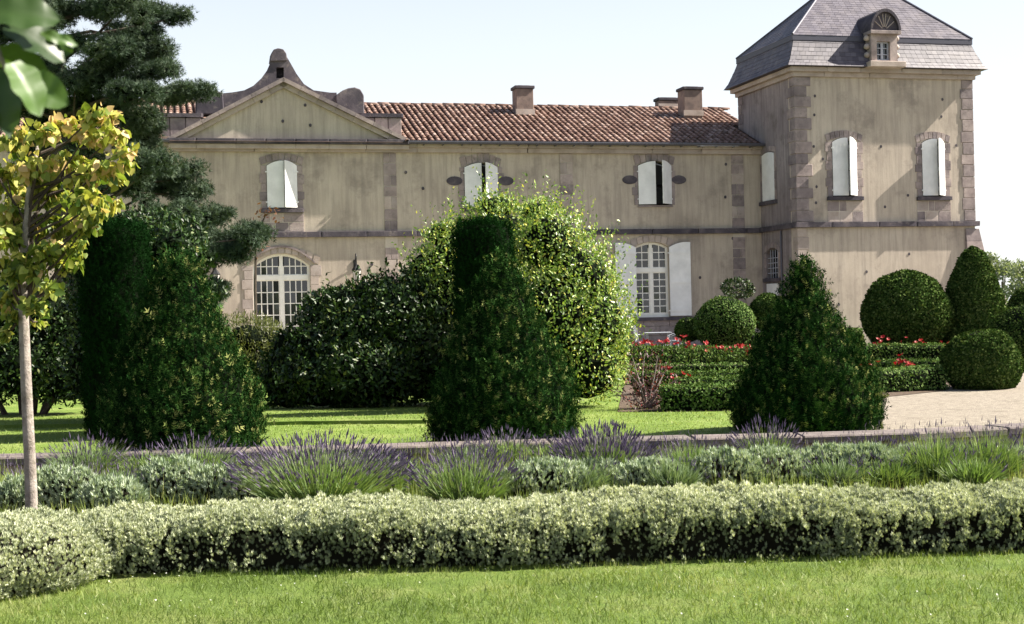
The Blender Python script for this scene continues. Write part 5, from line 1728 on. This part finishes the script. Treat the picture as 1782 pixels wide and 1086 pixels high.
def silver(px, py, wpx, hpx, label, n=1500):
    hpx = hpx * random.uniform(.75, 1.1); wpx = wpx * random.uniform(.8, 1.1)
    c = G(px + random.uniform(-12, 12), py - random.uniform(0, 10)); Y = c.y + M(wpx, c.y) * .25
    t = thing('silver_plant', label, 'plant', (c.x, Y, 0), 0, 'silver-leaved plants in the bed')
    H, rad = M(hpx, Y), M(wpx, Y) / 2
    lm = [((0, 0, H * .25), (rad, rad * .7, H * .7))] + [((random.uniform(-.7, .7) * rad, random.uniform(-.4, .2) * rad, H * random.uniform(.2, .45)), (rad * .4, rad * .35, H * .45)) for _ in range(5)]
    p_, n_ = lump_points(lm, n, (.8, 1.08), -.4, keep_in=.85)
    ok = p_[:, 2] > .01; p_, n_ = p_[ok], n_[ok]
    foliage('foliage', 'silver_leaf', t, p_, n_, rng.uniform(.04, .085, len(p_)), 'santolina', (.7, 1.0, .4), np.clip(.5 + .2 * fnoise(p_, 4, 51) + rng.normal(0, .22, len(p_)), 0, 1), wide=.8)
    lump_core('dark_shade_shell', lm, t, .78, 'silver_shade_core')
    return t
lavender(545, 893, 330, 118, 'widest purple lavender in front of the low wall', 900, .75)
lavender(1055, 850, 190, 100, 'deep purple lavender before the middle yew', 700, .95)
lavender(810, 890, 200, 104, 'sparse purple lavender between the two big lavender plants', 520, .45)
lavender(660, 870, 120, 84, 'small purple lavender behind the widest one', 300, .7)
lavender(1640, 842, 170, 92, 'plain green lavender with hardly any flower heads', 700, .06)
lavender(1735, 838, 150, 96, 'plain green lavender next to the frame of tall stalks', 500, .08)
lavender(1340, 818, 130, 80, 'pale-flowered lavender before the yew by the gravel', 320, .55)
lavender(1200, 850, 150, 84, 'green lavender without flower heads between silver plants', 450, .06)
lavender(330, 842, 160, 76, 'thin lavender behind the silver cushions', 380, .3)
lavender(150, 835, 180, 70, 'thin lavender beside the young tree trunk', 360, .15)
lavender(880, 815, 140, 62, 'low lavender at the foot of the wall', 260, .5)
for x, y, w_, h_, lab in ((95, 897, 150, 66, 'silver cushion plant beside the young tree trunk'), (20, 893, 90, 60, 'silver cushion plant behind the rounded mound'), (190, 893, 120, 56, 'silver cushion plant behind the start of the hedge'), (300, 888, 130, 70, 'silver cushion plant left of the widest lavender'), (390, 882, 110, 62, 'tall silver cushion touching the widest lavender'),
                            (950, 872, 150, 62, 'silver cushion plant with a dark hollow, between two lavender plants'), (1030, 862, 110, 50, 'silver cushion plant below the deep purple lavender'), (1140, 862, 120, 60, 'silver cushion plant beside the deep purple lavender'), (1260, 855, 130, 66, 'silver cushion plant before the wall stone joint'), (1340, 850, 120, 64, 'blue-grey cushion plant in front of pale lavender'), (1440, 848, 120, 66, 'silver cushion plant in front of the yew by the gravel'), (1530, 845, 130, 62, 'silver cushion plant left of the plain green lavender'),
                            (1600, 836, 90, 48, 'small silver cushion under the plain green lavender'), (1770, 833, 110, 54, 'silver cushion plant at the gravel court end'), (1850, 830, 110, 56, 'silver cushion plant at the far end of the bed')):
    silver(x, y, w_, h_, lab, int(1100 * w_ / 110))
m_leaf('grey_green_stem', [(0.0, (0.09, 0.14, 0.06)), (0.6, (0.21, 0.28, 0.15)), (1.0, (0.36, 0.42, 0.27))], 0.2, rough=0.7, spec=.15)
rs = random.Random(5)
for i in range(26):
    px_ = 40 + i * 70 + rs.uniform(-25, 25)
    back = i % 2
    t_ = lavender(px_, (862 if not back else 832) - .022 * (px_ - 891) + rs.uniform(-12, 10), rs.uniform(110, 170), rs.uniform(46, 70), 'grey-green flowerless lavender tuft filling the bed', 420, .04 if not back else .16, 'grey_green_stem' if rs.random() < .65 else 'lavender_stem', 1.1)
    t_['group'] = 'flowerless lavender tufts'
# wild grass and stalks that fill the bed
n = 66000
x = rng.uniform(-8.5, 9.0, n); f = rng.random(n) ** .45
y0_ = np.array([np.interp(v, [p.x for p in hp_], [p.y for p in hp_]) for v in x]) + .6
y1_ = np.array([wall_y(v) for v in x]) - .06
y = y0_ + (y1_ - y0_) * f
ok = y1_ > y0_
pos = np.stack([x, y, np.zeros(n)], 1)[ok]; f = f[ok]
hgt = (rng.uniform(.05, .15, len(pos)) + .03 * fnoise(pos, 1.2, 61)) * np.interp(f, [0, .3, .5, .8, 1], [.6, .8, 1.25, 1.1, .8])
o = foliage('bed_grass', 'weed_grass', None, pos, np.tile([0, 0, 1.0], (len(pos), 1)), np.maximum(hgt, .05), 'blade', (1, 0, .25), np.clip(.45 + .3 * fnoise(pos, .8, 62) + rng.normal(0, .22, len(pos)), 0, 1), face=(0, 1), wide=.6)
tag(o, 'yellow-green grass and weeds filling the lavender bed', 'grass', kind='stuff')
n = 7000
x = rng.uniform(-5.4, 7.0, n)
yy = np.array([wall_y(v) for v in x]) - rng.uniform(.05, 2.6, n)
pos = np.stack([x, yy, np.zeros(n)], 1)
hh = rng.uniform(.12, .34, n) * (.85 + .3 * fnoise(pos, 1.0, 66))
o = foliage('stalk', 'weed_grass', None, pos, np.tile([0, 0, 1.0], (n, 1)), hh, 'blade', (1, 0, .10), face=(0, 1), wide=.25)
tag(o, 'thin upright flower stalks in front of the low wall', 'stalks', kind='stuff')
o2 = foliage('stalk_head', 'lavender_flower', o, pos + np.stack([np.zeros(n), np.zeros(n), hh * .97], 1), np.tile([0, 0, 1.0], (n, 1)), rng.uniform(.03, .06, n), 'spike', (1, 0, .15), wide=1.0)
o2['kind'] = 'stuff'

# ================================================================ GRASS of the front lawn
n = 110000
pos = np.stack([rng.uniform(-3.6, 4.2, n), 5.9 + 3.1 * rng.random(n) ** .8, np.zeros(n)], 1)
lim = np.array([np.interp(v, [p[0] for p in bed_front], [p[1] for p in bed_front]) for v in pos[:, 0]])
pos = pos[pos[:, 1] < lim + .02]
cl_ = fnoise(pos, 1.6, 71)
pos = pos[rng.random(len(pos)) < np.clip(.7 + .55 * fnoise(pos, 1.6, 71) + .3 * fnoise(pos, 5, 74), .08, 1)]
o = foliage('grass', 'grass_blade', None, pos, np.tile([0, 0, 1.0], (len(pos), 1)), rng.uniform(.018, .05, len(pos)), 'blade', (1, 0, .5), np.clip(.45 + .3 * fnoise(pos, .9, 72) + .2 * fnoise(pos, 4, 73) + rng.normal(0, .22, len(pos)), 0, 1), face=(0, 1), wide=1.25)
tag(o, 'short mown grass of the front lawn', 'grass', kind='stuff')
m_leaf('daisy_petal', [(0.0, (0.5, 0.5, 0.42)), (1.0, (0.8, 0.8, 0.75))], 0.2, tcol=(1, 1, 1))
n = 300
pos = np.stack([rng.uniform(-3.4, 4.0, n), rng.uniform(6.0, 8.8, n), np.full(n, .025)], 1)
lim = np.array([np.interp(v, [p[0] for p in bed_front], [p[1] for p in bed_front]) for v in pos[:, 0]])
pos = pos[(pos[:, 1] < lim - .12) & (rng.random(n) < np.clip(.6 + .6 * fnoise(pos, 1.5, 75), .1, 1))]
o = foliage('daisies', 'daisy_petal', None, pos, np.tile([0.2, -.2, 1.0], (len(pos), 1)), rng.uniform(.005, .011, len(pos)), 'bloom', (1, 0, .3))
tag(o, 'tiny white daisies dotted over the front lawn', 'daisies', kind='stuff')
# grass on the lawn behind the wall, coarser
n = 26000
pos = np.stack([rng.uniform(-8.5, 4.2, n), rng.uniform(13.5, 21.8, n), np.full(n, .006)], 1)
wl = np.array([wall_y(v) for v in pos[:, 0]]) + .45
pos = pos[pos[:, 1] > wl]
ln = st_l.y + (st_r.y - st_l.y) * (pos[:, 0] - st_l.x) / (st_r.x - st_l.x)
onup = (pos[:, 1] > ln) & (pos[:, 0] < st_r.x)
pos[onup, 2] = .057
o = foliage('lawn_grass', 'lawn_blade', None, pos, np.tile([0, 0, 1.0], (len(pos), 1)), rng.uniform(.02, .04, len(pos)), 'blade', (1, 0, .5), np.clip(.55 + rng.normal(0, .22, len(pos)), 0, 1), face=(0, 1), wide=3.5)
tag(o, 'short mown grass of the lawn behind the low wall', 'grass', kind='stuff')

# ================================================================ LANTERNS, GARDEN TABLE AND CHAIRS
def lantern(px, py_top, label):
    u, z = F(px, py_top)
    t = thing('wall_lantern', label, 'lantern', W(u, 0, z - 1.0), TH, 'lanterns on the wing wall')
    MB().box(-.05, .05, -.035, 0.0, .45, .78).build('back_plate', 'iron', t, bevel=.008)
    ptsv = [(0, -.03, .55), (0, -.12, .80), (0, -.22, .96), (0, -.34, .98), (0, -.42, .88), (0, -.42, .62)]
    MB().tube(ptsv, .016, 6).tube([(0, -.03, .75), (0, -.2, .70), (0, -.3, .8), (0, -.24, .9)], .010, 5).build('bracket', 'iron', t)
    MB().lathe([(.03, .62), (.05, .58), (.10, .52), (.17, .42), (.165, .40)], 6, (0, -.42, 0)).build('lantern_cap', 'iron', t)
    MB().lathe([(.09, .08), (.145, .398)], 6, (0, -.42, 0)).build('lantern_glass', 'lantern_glass', t)
    b = MB()
    for k in range(6):
        a = k * math.pi / 3
        b.tube([(.095 * math.cos(a), -.42 + .095 * math.sin(a), .06), (.15 * math.cos(a), -.42 + .15 * math.sin(a), .4)], .009, 4)
    b.lathe([(.04, 0.02), (.10, .05), (.10, .08)], 6, (0, -.42, 0)).build('lantern_frame', 'iron', t)
lantern(617, 441, 'black wrought-iron wall lantern between arched door and big bushes')
lantern(373, 448, 'black wrought-iron wall lantern half hidden by cedar branches')

def chair(px, Y, rz, label):
    p = AT(px, 590, Y)
    t = thing('garden_chair', label, 'chair', (p.x, Y, 0.02), rz, 'white metal garden chairs by the window')
    MB().lathe([(.21, .43), (.22, .445), (.21, .46)], 14).build('seat', 'dim_white_metal', t)
    for sx in (-1, 1):
        for sy in (-1, 1):
            MB().tube([(sx * .15, sy * .15, .44), (sx * .20, sy * .21, 0)], .013, 6).build('leg', 'dim_white_metal', t)
    b = MB().tube([(-.19, .16, .44), (-.20, .22, .8), (-.12, .25, .93), (0, .26, .97), (.12, .25, .93), (.20, .22, .8), (.19, .16, .44)], .013, 6)
    for x in (-.1, -.03, .04, .11):
        b.tube([(x, .18, .45), (x, .25, .92)], .007, 5)
    b.tube([(-.1, .25, .88), (0, .23, .68), (.1, .25, .88)], .007, 5)
    b.build('backrest', 'dim_white_metal', t)
    b = MB()
    for s in (-1, 1):
        b.tube([(s * .20, .19, .66), (s * .25, 0, .66), (s * .22, -.16, .60), (s * .17, -.15, .45)], .011, 6)
    b.build('armrest', 'dim_white_metal', t)
Yg = 45.5
chair(1117, Yg, R(100), 'white wire garden chair nearest the light-green bush')
chair(1174, Yg, R(-80), 'white wire garden chair between the table and the small box ball')
tp = AT(1145, 590, Yg)
t = thing('garden_table', 'white metal garden table below the French window', 'table', (tp.x, Yg, .02))
MB().box(-.42, .42, -.30, .30, .70, .725).build('table_top', 'dim_white_metal', t, bevel=.006)
for sx in (-1, 1):
    for sy in (-1, 1):
        MB().tube([(sx * .34, sy * .22, .70), (sx * .38, sy * .26, 0)], .014, 6).build('leg', 'dim_white_metal', t)
MB().tube([(-.36, -.24, .3), (.36, .24, .3)], .009, 5).tube([(-.36, .24, .3), (.36, -.24, .3)], .009, 5).build('stretcher', 'dim_white_metal', t)
